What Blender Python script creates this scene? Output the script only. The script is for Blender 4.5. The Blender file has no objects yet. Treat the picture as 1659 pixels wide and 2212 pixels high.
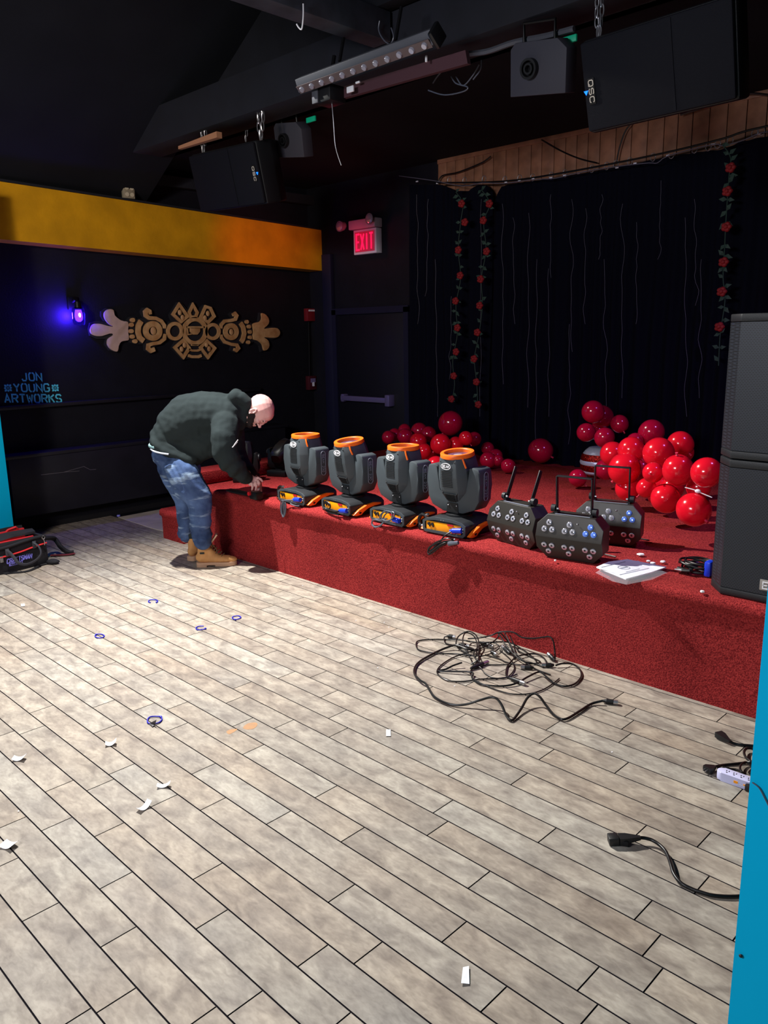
import bpy, bmesh, math, random
from mathutils import Vector, Matrix, noise
from mathutils.bvhtree import BVHTree
random.seed(7)
PI = math.pi
SC = bpy.context.scene
COL = SC.collection
V = Vector
# ---------------------------------------------------------------- camera (measured from the photo's vanishing points)
F, YAW, PITCH, ROLL, H = 1720.66, 0.780848, 0.220222, -0.0178907, 1.78
CX, CY = 829.5, 1106.0
def cam_axes():
    f = V((-math.sin(YAW)*math.cos(PITCH), math.cos(YAW)*math.cos(PITCH), -math.sin(PITCH)))
    r = V((math.cos(YAW), math.sin(YAW), 0)); u = r.cross(f)
    return r*math.cos(ROLL)+u*math.sin(ROLL), u*math.cos(ROLL)-r*math.sin(ROLL), f
RT, UP, FW = cam_axes()
EYE = V((0, 0, H))
def ray(x, y): return FW*F + RT*(x-CX) - UP*(y-CY)
# survey helpers: where a sighted line meets a real plane of the room
def atz(x, y, z=0.0):
    d = ray(x, y); return EYE + d*((z-H)/d.z)
def aty(x, y, Y):
    d = ray(x, y); return EYE + d*(Y/d.y)
def atx(x, y, X):
    d = ray(x, y); return EYE + d*(X/d.x)
cam = bpy.data.cameras.new('camera'); camo = bpy.data.objects.new('camera', cam); COL.objects.link(camo)
cam.sensor_fit = 'VERTICAL'; cam.sensor_height = 36; cam.sensor_width = 27; cam.lens = F/2212*36
cam.clip_start = 0.05; cam.clip_end = 100
m3 = Matrix((RT, UP, -FW)).transposed()
camo.matrix_world = Matrix.Translation(EYE) @ m3.to_4x4()
SC.camera = camo
# ---------------------------------------------------------------- materials
def s2l(c):
    return tuple((v/12.92 if v <= .04045 else ((v+.055)/1.055)**2.4) for v in (x/255 for x in c))
def mat(name, rgb, rough=.6, metal=0, spec=.5, bump=0, bscale=50, var=0, vscale=8, rgb2=None, emit=None, es=1, trans=0, coat=0, alpha=1, ior=1.45):
    m = bpy.data.materials.new(name); m.use_nodes = True
    n = m.node_tree.nodes; l = m.node_tree.links; b = n['Principled BSDF']
    c = s2l(rgb)
    b.inputs['Base Color'].default_value = (*c, 1)
    b.inputs['Roughness'].default_value = rough; b.inputs['Metallic'].default_value = metal
    b.inputs['Specular IOR Level'].default_value = spec
    b.inputs['IOR'].default_value = ior
    b.inputs['Transmission Weight'].default_value = trans
    b.inputs['Coat Weight'].default_value = coat; b.inputs['Alpha'].default_value = alpha
    tc = n.new('ShaderNodeTexCoord')
    if var or rgb2:
        t = n.new('ShaderNodeTexNoise'); t.inputs['Scale'].default_value = vscale; t.inputs['Detail'].default_value = 5
        l.new(tc.outputs['Object'], t.inputs['Vector'])
        r = n.new('ShaderNodeValToRGB'); r.color_ramp.elements[0].position = .33; r.color_ramp.elements[1].position = .68
        c2 = s2l(rgb2) if rgb2 else tuple(x*(1-var) for x in c)
        r.color_ramp.elements[0].color = (*c2, 1); r.color_ramp.elements[1].color = (*c, 1)
        l.new(t.outputs['Fac'], r.inputs['Fac']); l.new(r.outputs['Color'], b.inputs['Base Color'])
    if bump:
        t2 = n.new('ShaderNodeTexNoise'); t2.inputs['Scale'].default_value = bscale; t2.inputs['Detail'].default_value = 3
        l.new(tc.outputs['Object'], t2.inputs['Vector'])
        bp = n.new('ShaderNodeBump'); bp.inputs['Strength'].default_value = bump; bp.inputs['Distance'].default_value = .01
        l.new(t2.outputs['Fac'], bp.inputs['Height']); l.new(bp.outputs['Normal'], b.inputs['Normal'])
    if emit:
        b.inputs['Emission Color'].default_value = (*s2l(emit), 1); b.inputs['Emission Strength'].default_value = es
    return m
M = {}
M['black_wall'] = mat('black_wall_paint', (17, 18, 28), .7, bump=.15, bscale=60, var=.3, vscale=5, spec=.3)
M['black_gloss'] = mat('black_bench_paint', (28, 28, 36), .5, spec=.4, var=.3, vscale=6)
M['ceiling'] = mat('black_ceiling_paint', (24, 26, 32), .9, var=.25, vscale=2, spec=.2)
M['beam_grey'] = mat('dusty_grey_beam', (74, 80, 94), .85, var=.5, vscale=6)
M['beam_black'] = mat('black_beam', (22, 24, 34), .85, var=.3, vscale=5)
M['door'] = mat('black_door_paint', (14, 15, 24), .5)
M['navy_trim'] = mat('navy_trim_paint', (16, 18, 44), .6)
M['teal'] = mat('teal_paint', (0, 186, 236), .7, bump=.06, bscale=30, spec=.1)
M['yellow'] = mat('ochre_paint', (222, 160, 18), .75, bump=.15, bscale=25, var=.25, vscale=4, spec=.25)
M['tile'] = mat('pale_stone_tile', (215, 206, 192), .6, var=.25, vscale=5)
M['curtain'] = mat('navy_black_velvet', (9, 11, 24), .95, spec=.1, bump=.1, bscale=80)
M['wood'] = mat('pine_board', (164, 112, 84), .6, var=.4, vscale=9, bump=.1, bscale=40)
M['wood_dark'] = mat('board_groove', (50, 30, 20), .8)
M['blk'] = mat('black_plastic', (22, 23, 26), .45)
M['blk_matte'] = mat('matte_black', (14, 14, 16), .8)
M['blk_metal'] = mat('black_metal', (20, 20, 22), .4, metal=.3)
M['charcoal'] = mat('charcoal_plastic', (64, 71, 76), .5, bump=.06, bscale=300, spec=.4)
M['charcoal_dark'] = mat('dark_grey_plastic', (36, 38, 42), .5, spec=.4)
M['vent'] = mat('vent_recess', (10, 10, 12), .7)
M['orange'] = mat('orange_plastic', (255, 112, 22), .42)
M['amber'] = mat('amber_panel', (255, 160, 0), .45, var=.1, vscale=20)
M['blue_plug'] = mat('blue_plastic', (22, 60, 215), .4)
M['red_plastic'] = mat('red_plastic', (190, 20, 30), .45)
M['white'] = mat('white_print', (235, 235, 240), .5)
M['white_plastic'] = mat('white_plastic', (225, 228, 240), .4)
M['steel'] = mat('zinc_steel', (190, 190, 195), .3, metal=.9)
M['steel_dull'] = mat('dull_zinc', (150, 150, 155), .45, metal=.8)
M['glass'] = mat('lens_glass', (90, 90, 130), .05, trans=.4, spec=.8)
M['lens'] = mat('led_lens', (200, 200, 215), .12, metal=.5)
M['lens_core'] = mat('led_core', (30, 30, 34), .3)
M['lens_blue_glint'] = mat('led_lens_blue_reflection', (110, 150, 255), .15, metal=.3)  # bluish reflection painted into the lens colour
M['cable'] = mat('black_rubber_cable', (16, 16, 18), .35)
M['cable_grey'] = mat('grey_rubber_cable', (84, 88, 100), .35)
M['paper'] = mat('white_paper', (238, 240, 245), .7)
M['print'] = mat('grey_print', (120, 125, 140), .7)
M['film'] = mat('clear_plastic_film', (235, 240, 250), .12, alpha=.22, spec=.9)
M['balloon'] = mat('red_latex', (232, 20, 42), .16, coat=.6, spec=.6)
M['balloon_shaded'] = mat('red_latex_shaded', (178, 12, 52), .16, coat=.6, spec=.6)  # copy of the red latex with the dimness farther back painted in
M['balloon_knot'] = mat('latex_knot', (215, 60, 90), .4)
M['gold'] = mat('tan_gold_relief_paint', (206, 166, 118), .6, var=.35, vscale=14, rgb2=(176, 128, 80))
M['silver_relief'] = mat('pale_relief_paint', (205, 175, 165), .6, var=.2, vscale=10)
M['relief_dark'] = mat('dark_relief_recess', (26, 26, 34), .8)
M['stencil'] = mat('teal_stencil_paint', (84, 206, 218), .7)
M['grille'] = mat('black_grille_mesh', (15, 16, 24), .7, spec=.2, bump=.3, bscale=400)
M['cabinet'] = mat('black_cabinet_paint', (24, 26, 30), .5, bump=.1, bscale=200)
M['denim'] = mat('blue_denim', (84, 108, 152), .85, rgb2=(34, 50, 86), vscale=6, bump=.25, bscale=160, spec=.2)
def fades_and_fold_highlights():  # pale streaks: worn denim, plus fold highlights painted into the colour
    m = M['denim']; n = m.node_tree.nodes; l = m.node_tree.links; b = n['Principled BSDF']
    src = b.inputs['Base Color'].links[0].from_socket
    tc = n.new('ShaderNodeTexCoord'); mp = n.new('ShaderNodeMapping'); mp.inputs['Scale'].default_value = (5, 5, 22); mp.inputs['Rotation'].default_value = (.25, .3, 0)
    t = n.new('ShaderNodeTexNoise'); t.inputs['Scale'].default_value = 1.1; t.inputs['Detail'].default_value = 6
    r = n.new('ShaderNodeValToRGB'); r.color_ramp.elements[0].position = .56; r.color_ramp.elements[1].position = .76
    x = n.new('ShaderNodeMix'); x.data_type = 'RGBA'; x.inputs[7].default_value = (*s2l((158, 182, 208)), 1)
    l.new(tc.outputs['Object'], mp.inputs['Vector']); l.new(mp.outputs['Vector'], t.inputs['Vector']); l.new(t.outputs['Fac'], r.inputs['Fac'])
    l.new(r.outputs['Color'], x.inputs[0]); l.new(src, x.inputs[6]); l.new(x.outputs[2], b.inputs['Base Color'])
fades_and_fold_highlights()
M['hood'] = mat('charcoal_fleece', (42, 50, 52), .95, bump=.15, bscale=200, spec=.15, var=.15, vscale=6)
M['skin'] = mat('skin', (226, 176, 172), .5, var=.12, vscale=20, bump=.05, bscale=200)
M['beard'] = mat('dark_beard_hair', (34, 24, 24), .9, bump=.5, bscale=300)
M['boot'] = mat('wheat_nubuck', (204, 150, 94), .75, var=.2, vscale=15)
M['sole'] = mat('tan_rubber_sole', (196, 158, 130), .7)
M['sock'] = mat('dark_sock', (34, 44, 46), .9)
M['bag'] = mat('black_bag_canvas', (26, 26, 32), .8, bump=.2, bscale=150)
M['bag_red'] = mat('red_bag_canvas', (214, 34, 40), .7)
M['webbing'] = mat('grey_webbing', (66, 68, 78), .7)
M['leaf'] = mat('dusty_green_leaf', (40, 66, 56), .7)
M['rose'] = mat('red_silk_rose', (140, 26, 30), .7)
M['foil_red'] = mat('red_glitter_foil', (190, 40, 30), .25, metal=.8, bump=.8, bscale=90, rgb2=(90, 8, 10), vscale=60)
M['foil_silver'] = mat('silver_foil', (200, 205, 230), .3, metal=.4, bump=.3, bscale=30)
M['green_tag'] = mat('green_tag', (0, 160, 120), .5, emit=(0, 150, 110), es=.12)
M['blue_led'] = mat('blue_led', (20, 80, 255), .4, emit=(20, 110, 255), es=2.5)
M['exit_glow'] = mat('lit_exit_letters', (255, 30, 90), .5, emit=(255, 18, 70), es=1.6)
M['bulb_blue'] = mat('lit_blue_bulb', (120, 90, 255), .4, emit=(60, 20, 255), es=12)
M['bulb_core'] = mat('lit_white_filament', (255, 240, 255), .4, emit=(255, 225, 255), es=10)
M['tie'] = mat('blue_cable_tie', (34, 34, 190), .4)
M['reddish_board'] = mat('maroon_board', (74, 44, 52), .8)
M['stain'] = mat('wood_scrap', (170, 120, 90), .7)
# carpet
def carpet():
    m = bpy.data.materials.new('red_loop_carpet'); m.use_nodes = True
    n = m.node_tree.nodes; l = m.node_tree.links; b = n['Principled BSDF']
    tc = n.new('ShaderNodeTexCoord')
    a = n.new('ShaderNodeTexNoise'); a.inputs['Scale'].default_value = 150; a.inputs['Detail'].default_value = 3
    c = n.new('ShaderNodeTexNoise'); c.inputs['Scale'].default_value = 3; c.inputs['Detail'].default_value = 4
    l.new(tc.outputs['Object'], a.inputs['Vector']); l.new(tc.outputs['Object'], c.inputs['Vector'])
    r = n.new('ShaderNodeValToRGB'); e = r.color_ramp.elements
    e[0].position = .33; e[1].position = .67; e[0].color = (*s2l((112, 24, 30)), 1); e[1].color = (*s2l((186, 62, 60)), 1)
    l.new(a.outputs['Fac'], r.inputs['Fac'])
    r2 = n.new('ShaderNodeValToRGB'); e = r2.color_ramp.elements
    e[0].position = .3; e[1].position = .7; e[0].color = (.72, .70, .72, 1); e[1].color = (1, 1, 1, 1)
    l.new(c.outputs['Fac'], r2.inputs['Fac'])
    mx = n.new('ShaderNodeMix'); mx.data_type = 'RGBA'; mx.blend_type = 'MULTIPLY'; mx.inputs[0].default_value = 1
    l.new(r.outputs['Color'], mx.inputs[6]); l.new(r2.outputs['Color'], mx.inputs[7]); l.new(mx.outputs[2], b.inputs['Base Color'])
    b.inputs['Roughness'].default_value = .95; b.inputs['Specular IOR Level'].default_value = .1
    bp = n.new('ShaderNodeBump'); bp.inputs['Strength'].default_value = .6; bp.inputs['Distance'].default_value = .008
    l.new(a.outputs['Fac'], bp.inputs['Height']); l.new(bp.outputs['Normal'], b.inputs['Normal'])
    return m
M['carpet'] = carpet()
# plank floor: per-plank tone comes from a mesh attribute, grain and stains from noise stretched along the plank
def planks():
    m = bpy.data.materials.new('grey_beige_planks'); m.use_nodes = True
    n = m.node_tree.nodes; l = m.node_tree.links; b = n['Principled BSDF']
    tc = n.new('ShaderNodeTexCoord'); at = n.new('ShaderNodeAttribute'); at.attribute_name = 'tone'
    add = n.new('ShaderNodeVectorMath'); add.operation = 'MULTIPLY_ADD'
    add.inputs[1].default_value = (7, 13, 5)
    l.new(at.outputs['Color'], add.inputs[0]); l.new(tc.outputs['Object'], add.inputs[2])
    def ns(scale, det, sx, sy, dist=0):
        mp = n.new('ShaderNodeMapping'); mp.inputs['Scale'].default_value = (sx, sy, 1)
        t = n.new('ShaderNodeTexNoise'); t.inputs['Scale'].default_value = scale; t.inputs['Detail'].default_value = det
        t.inputs['Distortion'].default_value = dist
        l.new(add.outputs[0], mp.inputs['Vector']); l.new(mp.outputs['Vector'], t.inputs['Vector']); return t.outputs['Fac']
    g = ns(10, 12, 1, 1.8, .6); f2 = ns(38, 8, 1, 2.2, .5); st = ns(2.6, 6, 1, 1.3, .5); hue = ns(1.6, 3, 1, 1, 0)
    def ramp(src, p0, c0, p1, c1):
        r = n.new('ShaderNodeValToRGB'); e = r.color_ramp.elements
        e[0].position = p0; e[1].position = p1; e[0].color = (*c0, 1); e[1].color = (*c1, 1); l.new(src, r.inputs['Fac']); return r.outputs['Color']
    def mul(a, c, fac=1):
        x = n.new('ShaderNodeMix'); x.data_type = 'RGBA'; x.blend_type = 'MULTIPLY'; x.inputs[0].default_value = fac
        l.new(a, x.inputs[6]); l.new(c, x.inputs[7]); return x.outputs[2]
    base = ramp(g, .3, s2l((140, 131, 123)), .7, s2l((190, 182, 170)))
    base = mul(base, ramp(f2, .3, (.78, .77, .76), .62, (1, 1, 1)))
    base = mul(base, ramp(st, .32, (.72, .71, .72), .54, (1, 1, 1)), .8)
    base = mul(base, ramp(hue, .35, (.97, .99, 1.0), .7, (1.0, .95, .90)), .9)
    sep = n.new('ShaderNodeSeparateColor'); l.new(at.outputs['Color'], sep.inputs[0])
    base = mul(base, ramp(sep.outputs[0], 0, (.84, .80, .77), 1, (1, 1, 1)))
    base = mul(base, ramp(sep.outputs[1], 0, (1, .965, .93), 1, (.97, .99, 1)))
    l.new(base, b.inputs['Base Color'])
    rr = ramp(st, .3, (.6,)*3, .7, (.72,)*3); l.new(rr, b.inputs['Roughness'])
    b.inputs['Specular IOR Level'].default_value = .35
    bp = n.new('ShaderNodeBump'); bp.inputs['Strength'].default_value = .12; bp.inputs['Distance'].default_value = .004
    l.new(g, bp.inputs['Height']); l.new(bp.outputs['Normal'], b.inputs['Normal'])
    return m
M['planks'] = planks()
M['groove'] = mat('dark_plank_gap', (24, 18, 26), .9)
# ---------------------------------------------------------------- mesh builder
I4 = Matrix.Identity(4)
def T(x, y=None, z=None):
    return Matrix.Translation(V(x) if y is None else V((x, y, z)))
def RX(a): return Matrix.Rotation(a, 4, 'X')
def RY(a): return Matrix.Rotation(a, 4, 'Y')
def RZ(a): return Matrix.Rotation(a, 4, 'Z')
def frame(p, x, y, z): return T(p) @ Matrix((V(x), V(y), V(z))).transposed().to_4x4()
def align(d):
    return V(d).to_track_quat('Z', 'Y').to_matrix().to_4x4()
def area2(p): return sum(p[i][0]*p[(i+1) % len(p)][1]-p[(i+1) % len(p)][0]*p[i][1] for i in range(len(p)))
class MB:
    def __init__(s): s.bm = bmesh.new()
    def box(s, c, d, m=I4, bev=0, seg=2):
        r = bmesh.ops.create_cube(s.bm, size=1, matrix=m @ T(c) @ Matrix.Diagonal((d[0], d[1], d[2], 1)))
        if bev:
            es = list({e for v in r['verts'] for e in v.link_edges})
            bmesh.ops.bevel(s.bm, geom=es, offset=bev, segments=seg, profile=.5, affect='EDGES')
        return s
    def cyl(s, a, b, r0, r1=None, seg=20):
        a, b = V(a), V(b); d = b-a
        bmesh.ops.create_cone(s.bm, cap_ends=True, segments=seg, radius1=r0, radius2=r0 if r1 is None else r1, depth=d.length,
                              matrix=T((a+b)/2) @ align(d)); return s
    def sph(s, c, r, m=I4, u=20, v=12):
        if not hasattr(r, '__len__'): r = (r, r, r)
        bmesh.ops.create_uvsphere(s.bm, u_segments=u, v_segments=v, radius=1, matrix=m @ T(c) @ Matrix.Diagonal((*r, 1))); return s
    def prism(s, poly, z0, z1, m=I4, bev=0):
        if area2(poly) < 0: poly = poly[::-1]
        lo = [s.bm.verts.new(m @ V((x, y, z0))) for x, y in poly]; hi = [s.bm.verts.new(m @ V((x, y, z1))) for x, y in poly]
        fs = [s.bm.faces.new(lo[::-1]), s.bm.faces.new(hi)]; n = len(poly)
        for i in range(n): fs.append(s.bm.faces.new((lo[i], lo[(i+1) % n], hi[(i+1) % n], hi[i])))
        if bev:
            bmesh.ops.bevel(s.bm, geom=list({e for f in fs for e in f.edges}), offset=bev, segments=2, profile=.5, affect='EDGES')
        return s
    def loft(s, rings, cap=True, close=True):
        R = [[s.bm.verts.new(V(p)) for p in r] for r in rings]; n = len(R[0])
        for a, b in zip(R, R[1:]):
            for i in range(n if close else n-1): s.bm.faces.new((a[i], a[(i+1) % n], b[(i+1) % n], b[i]))
        if cap and close: s.bm.faces.new(R[0][::-1]); s.bm.faces.new(R[-1])
        return s
    def lathe(s, prof, m=I4, seg=32):
        rings = [[m @ V((r*math.cos(2*PI*i/seg), r*math.sin(2*PI*i/seg), z)) for i in range(seg)] for r, z in prof]
        return s.loft(rings)
    def tube(s, pts, r, seg=8, closed=False, flat=None):
        pts = [V(p) for p in pts]; n = len(pts); rings = []; up = None
        for i, p in enumerate(pts):
            a = pts[i-1] if (i or closed) else p; b = pts[(i+1) % n] if (i < n-1 or closed) else p
            t = (b-a)
            if t.length < 1e-9: t = V((0, 0, 1))
            t.normalize()
            if up is None: up = V((0, 0, 1)) if abs(t.z) < .9 else V((1, 0, 0))
            x = t.cross(up)
            if x.length < 1e-4: x = t.orthogonal()
            x.normalize(); y = x.cross(t).normalized(); up = y
            rr = r[i] if hasattr(r, '__len__') else r; fy = flat if flat else 1
            rings.append([p + x*math.cos(2*PI*k/seg)*rr + y*math.sin(2*PI*k/seg)*rr*fy for k in range(seg)])
        if closed: rings.append(rings[0]); return s._closed(rings)
        return s.loft(rings)
    def _closed(s, rings):
        R = [[s.bm.verts.new(p) for p in r] for r in rings[:-1]]; n = len(R[0]); N = len(R)
        # match ring orientation at the seam
        best = min(range(n), key=lambda k: (R[-1][0].co-R[0][k].co).length)
        for j in range(N):
            a = R[j]; b = R[(j+1) % N]
            for i in range(n):
                o = best if j == N-1 else 0
                s.bm.faces.new((a[i], a[(i+1) % n], b[(i+1+o) % n], b[(i+o) % n]))
        return s
    def ribbon(s, pl, w, z0, z1, m=I4, closed=False):
        P = [V((p[0], p[1])) for p in pl]; n = len(P); L = []; Rr = []
        for i in range(n):
            a = P[i-1] if (i or closed) else None; b = P[(i+1) % n] if (i < n-1 or closed) else None
            d1 = (P[i]-a).normalized() if a is not None else None; d2 = (b-P[i]).normalized() if b is not None else None
            if d1 is None: d1 = d2
            if d2 is None: d2 = d1
            t = (d1+d2); t = t.normalized() if t.length > 1e-6 else d1
            nn = V((-t.y, t.x)); c = max(.45, nn.dot(V((-d1.y, d1.x))))
            ww = (w[i] if hasattr(w, '__len__') else w)/2/c
            L.append(P[i]+nn*ww); Rr.append(P[i]-nn*ww)
        rings = [[m @ V((*L[i], z0)), m @ V((*Rr[i], z0)), m @ V((*Rr[i], z1)), m @ V((*L[i], z1))] for i in range(n)]
        if closed:
            R = [[s.bm.verts.new(p) for p in r] for r in rings]
            for j in range(n):
                a = R[j]; b = R[(j+1) % n]
                for i in range(4): s.bm.faces.new((a[i], a[(i+1) % 4], b[(i+1) % 4], b[i]))
            return s
        return s.loft(rings)
    def build(s, name, m, parent=None, world=False, smooth=40):
        bm = s.bm
        bmesh.ops.recalc_face_normals(bm, faces=bm.faces[:])
        if smooth:
            for f in bm.faces: f.smooth = True
            for e in bm.edges:
                if len(e.link_faces) == 2 and e.calc_face_angle(0) > math.radians(smooth): e.smooth = False
        if world and parent is not None: bm.transform(MW[parent.name].inverted())
        me = bpy.data.meshes.new(name); bm.to_mesh(me); bm.free()
        me.materials.append(M[m] if isinstance(m, str) else m)
        o = bpy.data.objects.new(name, me); COL.objects.link(o)
        if parent is not None: o.parent = parent; MW[o.name] = MW[parent.name]
        else: MW[o.name] = I4
        return o
MW = {}
def tag(o, label=None, cat=None, group=None, kind=None):
    if label: o['label'] = label
    if cat: o['category'] = cat
    if group: o['group'] = group
    if kind: o['kind'] = kind
    return o
def thing(name, loc, rz, label, cat, group=None, kind=None, m=None):
    o = bpy.data.objects.new(name, None); COL.objects.link(o); o.empty_display_size = .05
    mm = m if m is not None else T(loc) @ RZ(rz)
    o.matrix_basis = mm; MW[o.name] = mm
    return tag(o, label, cat, group, kind)
def copytree(o, mm, label, parent=None):
    c = o.copy(); COL.objects.link(c)
    if parent is None:
        c.matrix_basis = mm; MW[c.name] = mm; c['label'] = label
    else: c.parent = parent
    for ch in [x for x in COL.objects if x.parent == o]: copytree(ch, None, None, c)
    return c
def spline(pts, n=6, closed=False):
    P = [V(p) for p in pts]; out = []; N = len(P)
    rng = range(N) if closed else range(N-1)
    for i in rng:
        p1, p2 = P[i], P[(i+1) % N]
        p0 = P[i-1] if (i or closed) else p1; p3 = P[(i+2) % N] if (i < N-2 or closed) else p2
        for k in range(n):
            t = k/n; out.append(.5*((2*p1)+(p2-p0)*t+(2*p0-5*p1+4*p2-p3)*t*t+(3*p1-p0-3*p2+p3)*t**3))
    if not closed: out.append(P[-1])
    return out
# stroke lettering
GL = {'A': [[(0, 0), (2, 6), (4, 0)], [(.8, 2), (3.2, 2)]], 'B': [[(0, 0), (0, 6), (3, 6), (4, 5.2), (4, 4), (3, 3.2), (0, 3.2)], [(3, 3.2), (4, 2.4), (4, .8), (3, 0), (0, 0)]],
      'C': [[(4, 4.6), (3.2, 6), (.8, 6), (0, 4.8), (0, 1.2), (.8, 0), (3.2, 0), (4, 1.4)]], 'D': [[(0, 0), (0, 6), (2.6, 6), (4, 4.6), (4, 1.4), (2.6, 0), (0, 0)]],
      'E': [[(4, 6), (0, 6), (0, 0), (4, 0)], [(0, 3), (3.2, 3)]], 'F': [[(4, 6), (0, 6), (0, 0)], [(0, 3), (3.2, 3)]],
      'G': [[(4, 4.8), (3.2, 6), (.8, 6), (0, 4.8), (0, 1.2), (.8, 0), (3.2, 0), (4, 1), (4, 2.8), (2.4, 2.8)]], 'I': [[(2, 0), (2, 6)]],
      'J': [[(3.6, 6), (3.6, 1.2), (2.8, 0), (1, 0), (.2, 1.4)]], 'K': [[(0, 0), (0, 6)], [(4, 6), (.2, 2.8)], [(1.4, 3.8), (4, 0)]],
      'M': [[(0, 0), (0, 6), (2, 2.4), (4, 6), (4, 0)]], 'N': [[(0, 0), (0, 6), (4, 0), (4, 6)]],
      'O': [[(.8, 0), (0, 1.2), (0, 4.8), (.8, 6), (3.2, 6), (4, 4.8), (4, 1.2), (3.2, 0), (.8, 0)]],
      'Q': [[(.8, 0), (0, 1.2), (0, 4.8), (.8, 6), (3.2, 6), (4, 4.8), (4, 1.2), (3.2, 0), (.8, 0)], [(2.6, 1.6), (4, -.4)]],
      'R': [[(0, 0), (0, 6), (3, 6), (4, 5.2), (4, 4), (3, 3.1), (0, 3.1)], [(2.2, 3.1), (4, 0)]],
      'S': [[(4, 4.9), (3.2, 6), (.8, 6), (0, 5), (0, 3.8), (.8, 3.1), (3.2, 2.9), (4, 2.1), (4, 1), (3.2, 0), (.8, 0), (0, 1.1)]],
      'T': [[(0, 6), (4, 6)], [(2, 6), (2, 0)]], 'U': [[(0, 6), (0, 1.2), (.8, 0), (3.2, 0), (4, 1.2), (4, 6)]], 'V': [[(0, 6), (2, 0), (4, 6)]],
      'W': [[(0, 6), (.9, 0), (2, 4), (3.1, 0), (4, 6)]], 'X': [[(0, 0), (4, 6)], [(0, 6), (4, 0)]], 'Y': [[(0, 6), (2, 3), (4, 6)], [(2, 3), (2, 0)]],
      '2': [[(0, 4.8), (.8, 6), (3.2, 6), (4, 5), (4, 3.8), (0, 0), (4, 0)]], '3': [[(0, 5), (.8, 6), (3.2, 6), (4, 5), (4, 3.9), (3, 3.1), (1.6, 3.1)], [(3, 3.1), (4, 2.2), (4, 1), (3.2, 0), (.8, 0), (0, 1)]],
      '0': [[(.8, 0), (0, 1.2), (0, 4.8), (.8, 6), (3.2, 6), (4, 4.8), (4, 1.2), (3.2, 0), (.8, 0)]], '.': [[(1.8, 0), (2.2, 0)]], ' ': []}
def letters(mb, text, size, m, thick=.9, depth=.002, gap=1.7, wid=1.0, slant=0, fit=None, centre=True, stencil=False):
    u = size/6; tot = (len(text)*(4+gap)-gap)*wid; kx = (fit/u/tot if fit else 1)*wid; x0 = -tot/wid/2 if centre else 0
    for ch in text:
        for pl in GL[ch]:
            q = [((x0+x+slant*y/6)*u*kx, (y-3 if centre else y)*u) for x, y in pl]
            if stencil and len(q) > 4:
                # a stencil bridge: drop a small gap in the middle of long strokes
                h = len(q)//2; a, b = V(q[h-1]), V(q[h]); d = b-a
                q1 = q[:h]+[tuple(a+d*.36)]; q2 = [tuple(a+d*.64)]+q[h:]
                mb.ribbon(q1, thick*u, 0, depth, m); mb.ribbon(q2, thick*u, 0, depth, m)
            else: mb.ribbon(q, thick*u, 0, depth, m)
        x0 += 4+gap
    return mb
def perf():
    m = bpy.data.materials.new('perforated_steel'); m.use_nodes = True
    n = m.node_tree.nodes; l = m.node_tree.links; b = n['Principled BSDF']
    tc = n.new('ShaderNodeTexCoord')
    vo = n.new('ShaderNodeTexBrick'); vo.inputs['Scale'].default_value = 1; vo.inputs['Brick Width'].default_value = .013; vo.inputs['Row Height'].default_value = .0075; vo.inputs['Mortar Size'].default_value = .0022
    vo.inputs['Color1'].default_value = (*s2l((10, 11, 13)), 1); vo.inputs['Color2'].default_value = (*s2l((14, 15, 18)), 1); vo.inputs['Mortar'].default_value = (*s2l((40, 45, 54)), 1); vo.inputs['Mortar Smooth'].default_value = .2
    sep = n.new('ShaderNodeSeparateXYZ'); cmb = n.new('ShaderNodeCombineXYZ'); ad = n.new('ShaderNodeMath')
    l.new(tc.outputs['Object'], sep.inputs[0]); l.new(sep.outputs[0], ad.inputs[0]); l.new(sep.outputs[1], ad.inputs[1]); l.new(ad.outputs[0], cmb.inputs[0]); l.new(sep.outputs[2], cmb.inputs[1])
    l.new(cmb.outputs[0], vo.inputs['Vector']); l.new(vo.outputs['Color'], b.inputs['Base Color']); b.inputs['Roughness'].default_value = .45; b.inputs['Metallic'].default_value = .2
    return m
M['perf'] = perf()
# ================================================================ THE ROOM
XL, YB, YF, ZS = -7.7, 6.56, 3.61, .55          # left wall, back wall, stage front, stage height
def st(name, mb, m, **k): return tag(mb.build(name, m, **k), kind='structure')
# --- floor of individual planks
PIT, OFF = .1196, .72
def crop(ox, oy, s, pts): return [(ox+x/s, oy+y/s) for x, y in pts]
J = []
J += crop(500, 1240, 3.318, [(290, 145), (225, 250), (490, 275), (490, 345), (280, 345), (175, 455), (480, 490), (700, 495), (260, 570), (815, 620), (1130, 580), (390, 725), (620, 720), (1020, 793), (700, 860), (1365, 845), (1220, 980), (770, 1000), (50, 890), (120, 1045), (510, 170), (960, 205), (680, 165), (1025, 460), (990, 320)])
J += crop(0, 1240, 3.318, [(930, 90), (530, 125), (1370, 125), (1180, 115), (860, 285), (580, 235), (570, 325), (60, 150), (1050, 375), (1350, 335), (1390, 430), (1560, 345), (860, 375), (1050, 470), (460, 475), (1020, 560), (1475, 570), (1095, 713), (160, 560), (160, 700), (780, 800), (750, 928), (1040, 950)])
J += crop(400, 1540, 3.318, [(425, 65), (720, 75), (1110, 135), (500, 257), (1018, 560), (147, 393), (680, 745), (1208, 868), (215, 645), (1080, 15)])
J += crop(900, 1540, 3.318, [(285, 47), (420, 220), (280, 415), (720, 483), (903, 200), (1442, 415), (1468, 117), (928, 883), (150, 827), (1600, 850)])
J += crop(0, 1530, 3.95, [(275, 185), (515, 660), (490, 985), (945, 1030), (1055, 512), (1420, 780), (1525, 155)])
J += crop(0, 1840, 3.6065, [(70, 80), (315, 470), (910, 220), (920, 665), (610, 1280), (1595, 165), (1595, 560), (1580, 1280)])
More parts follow.
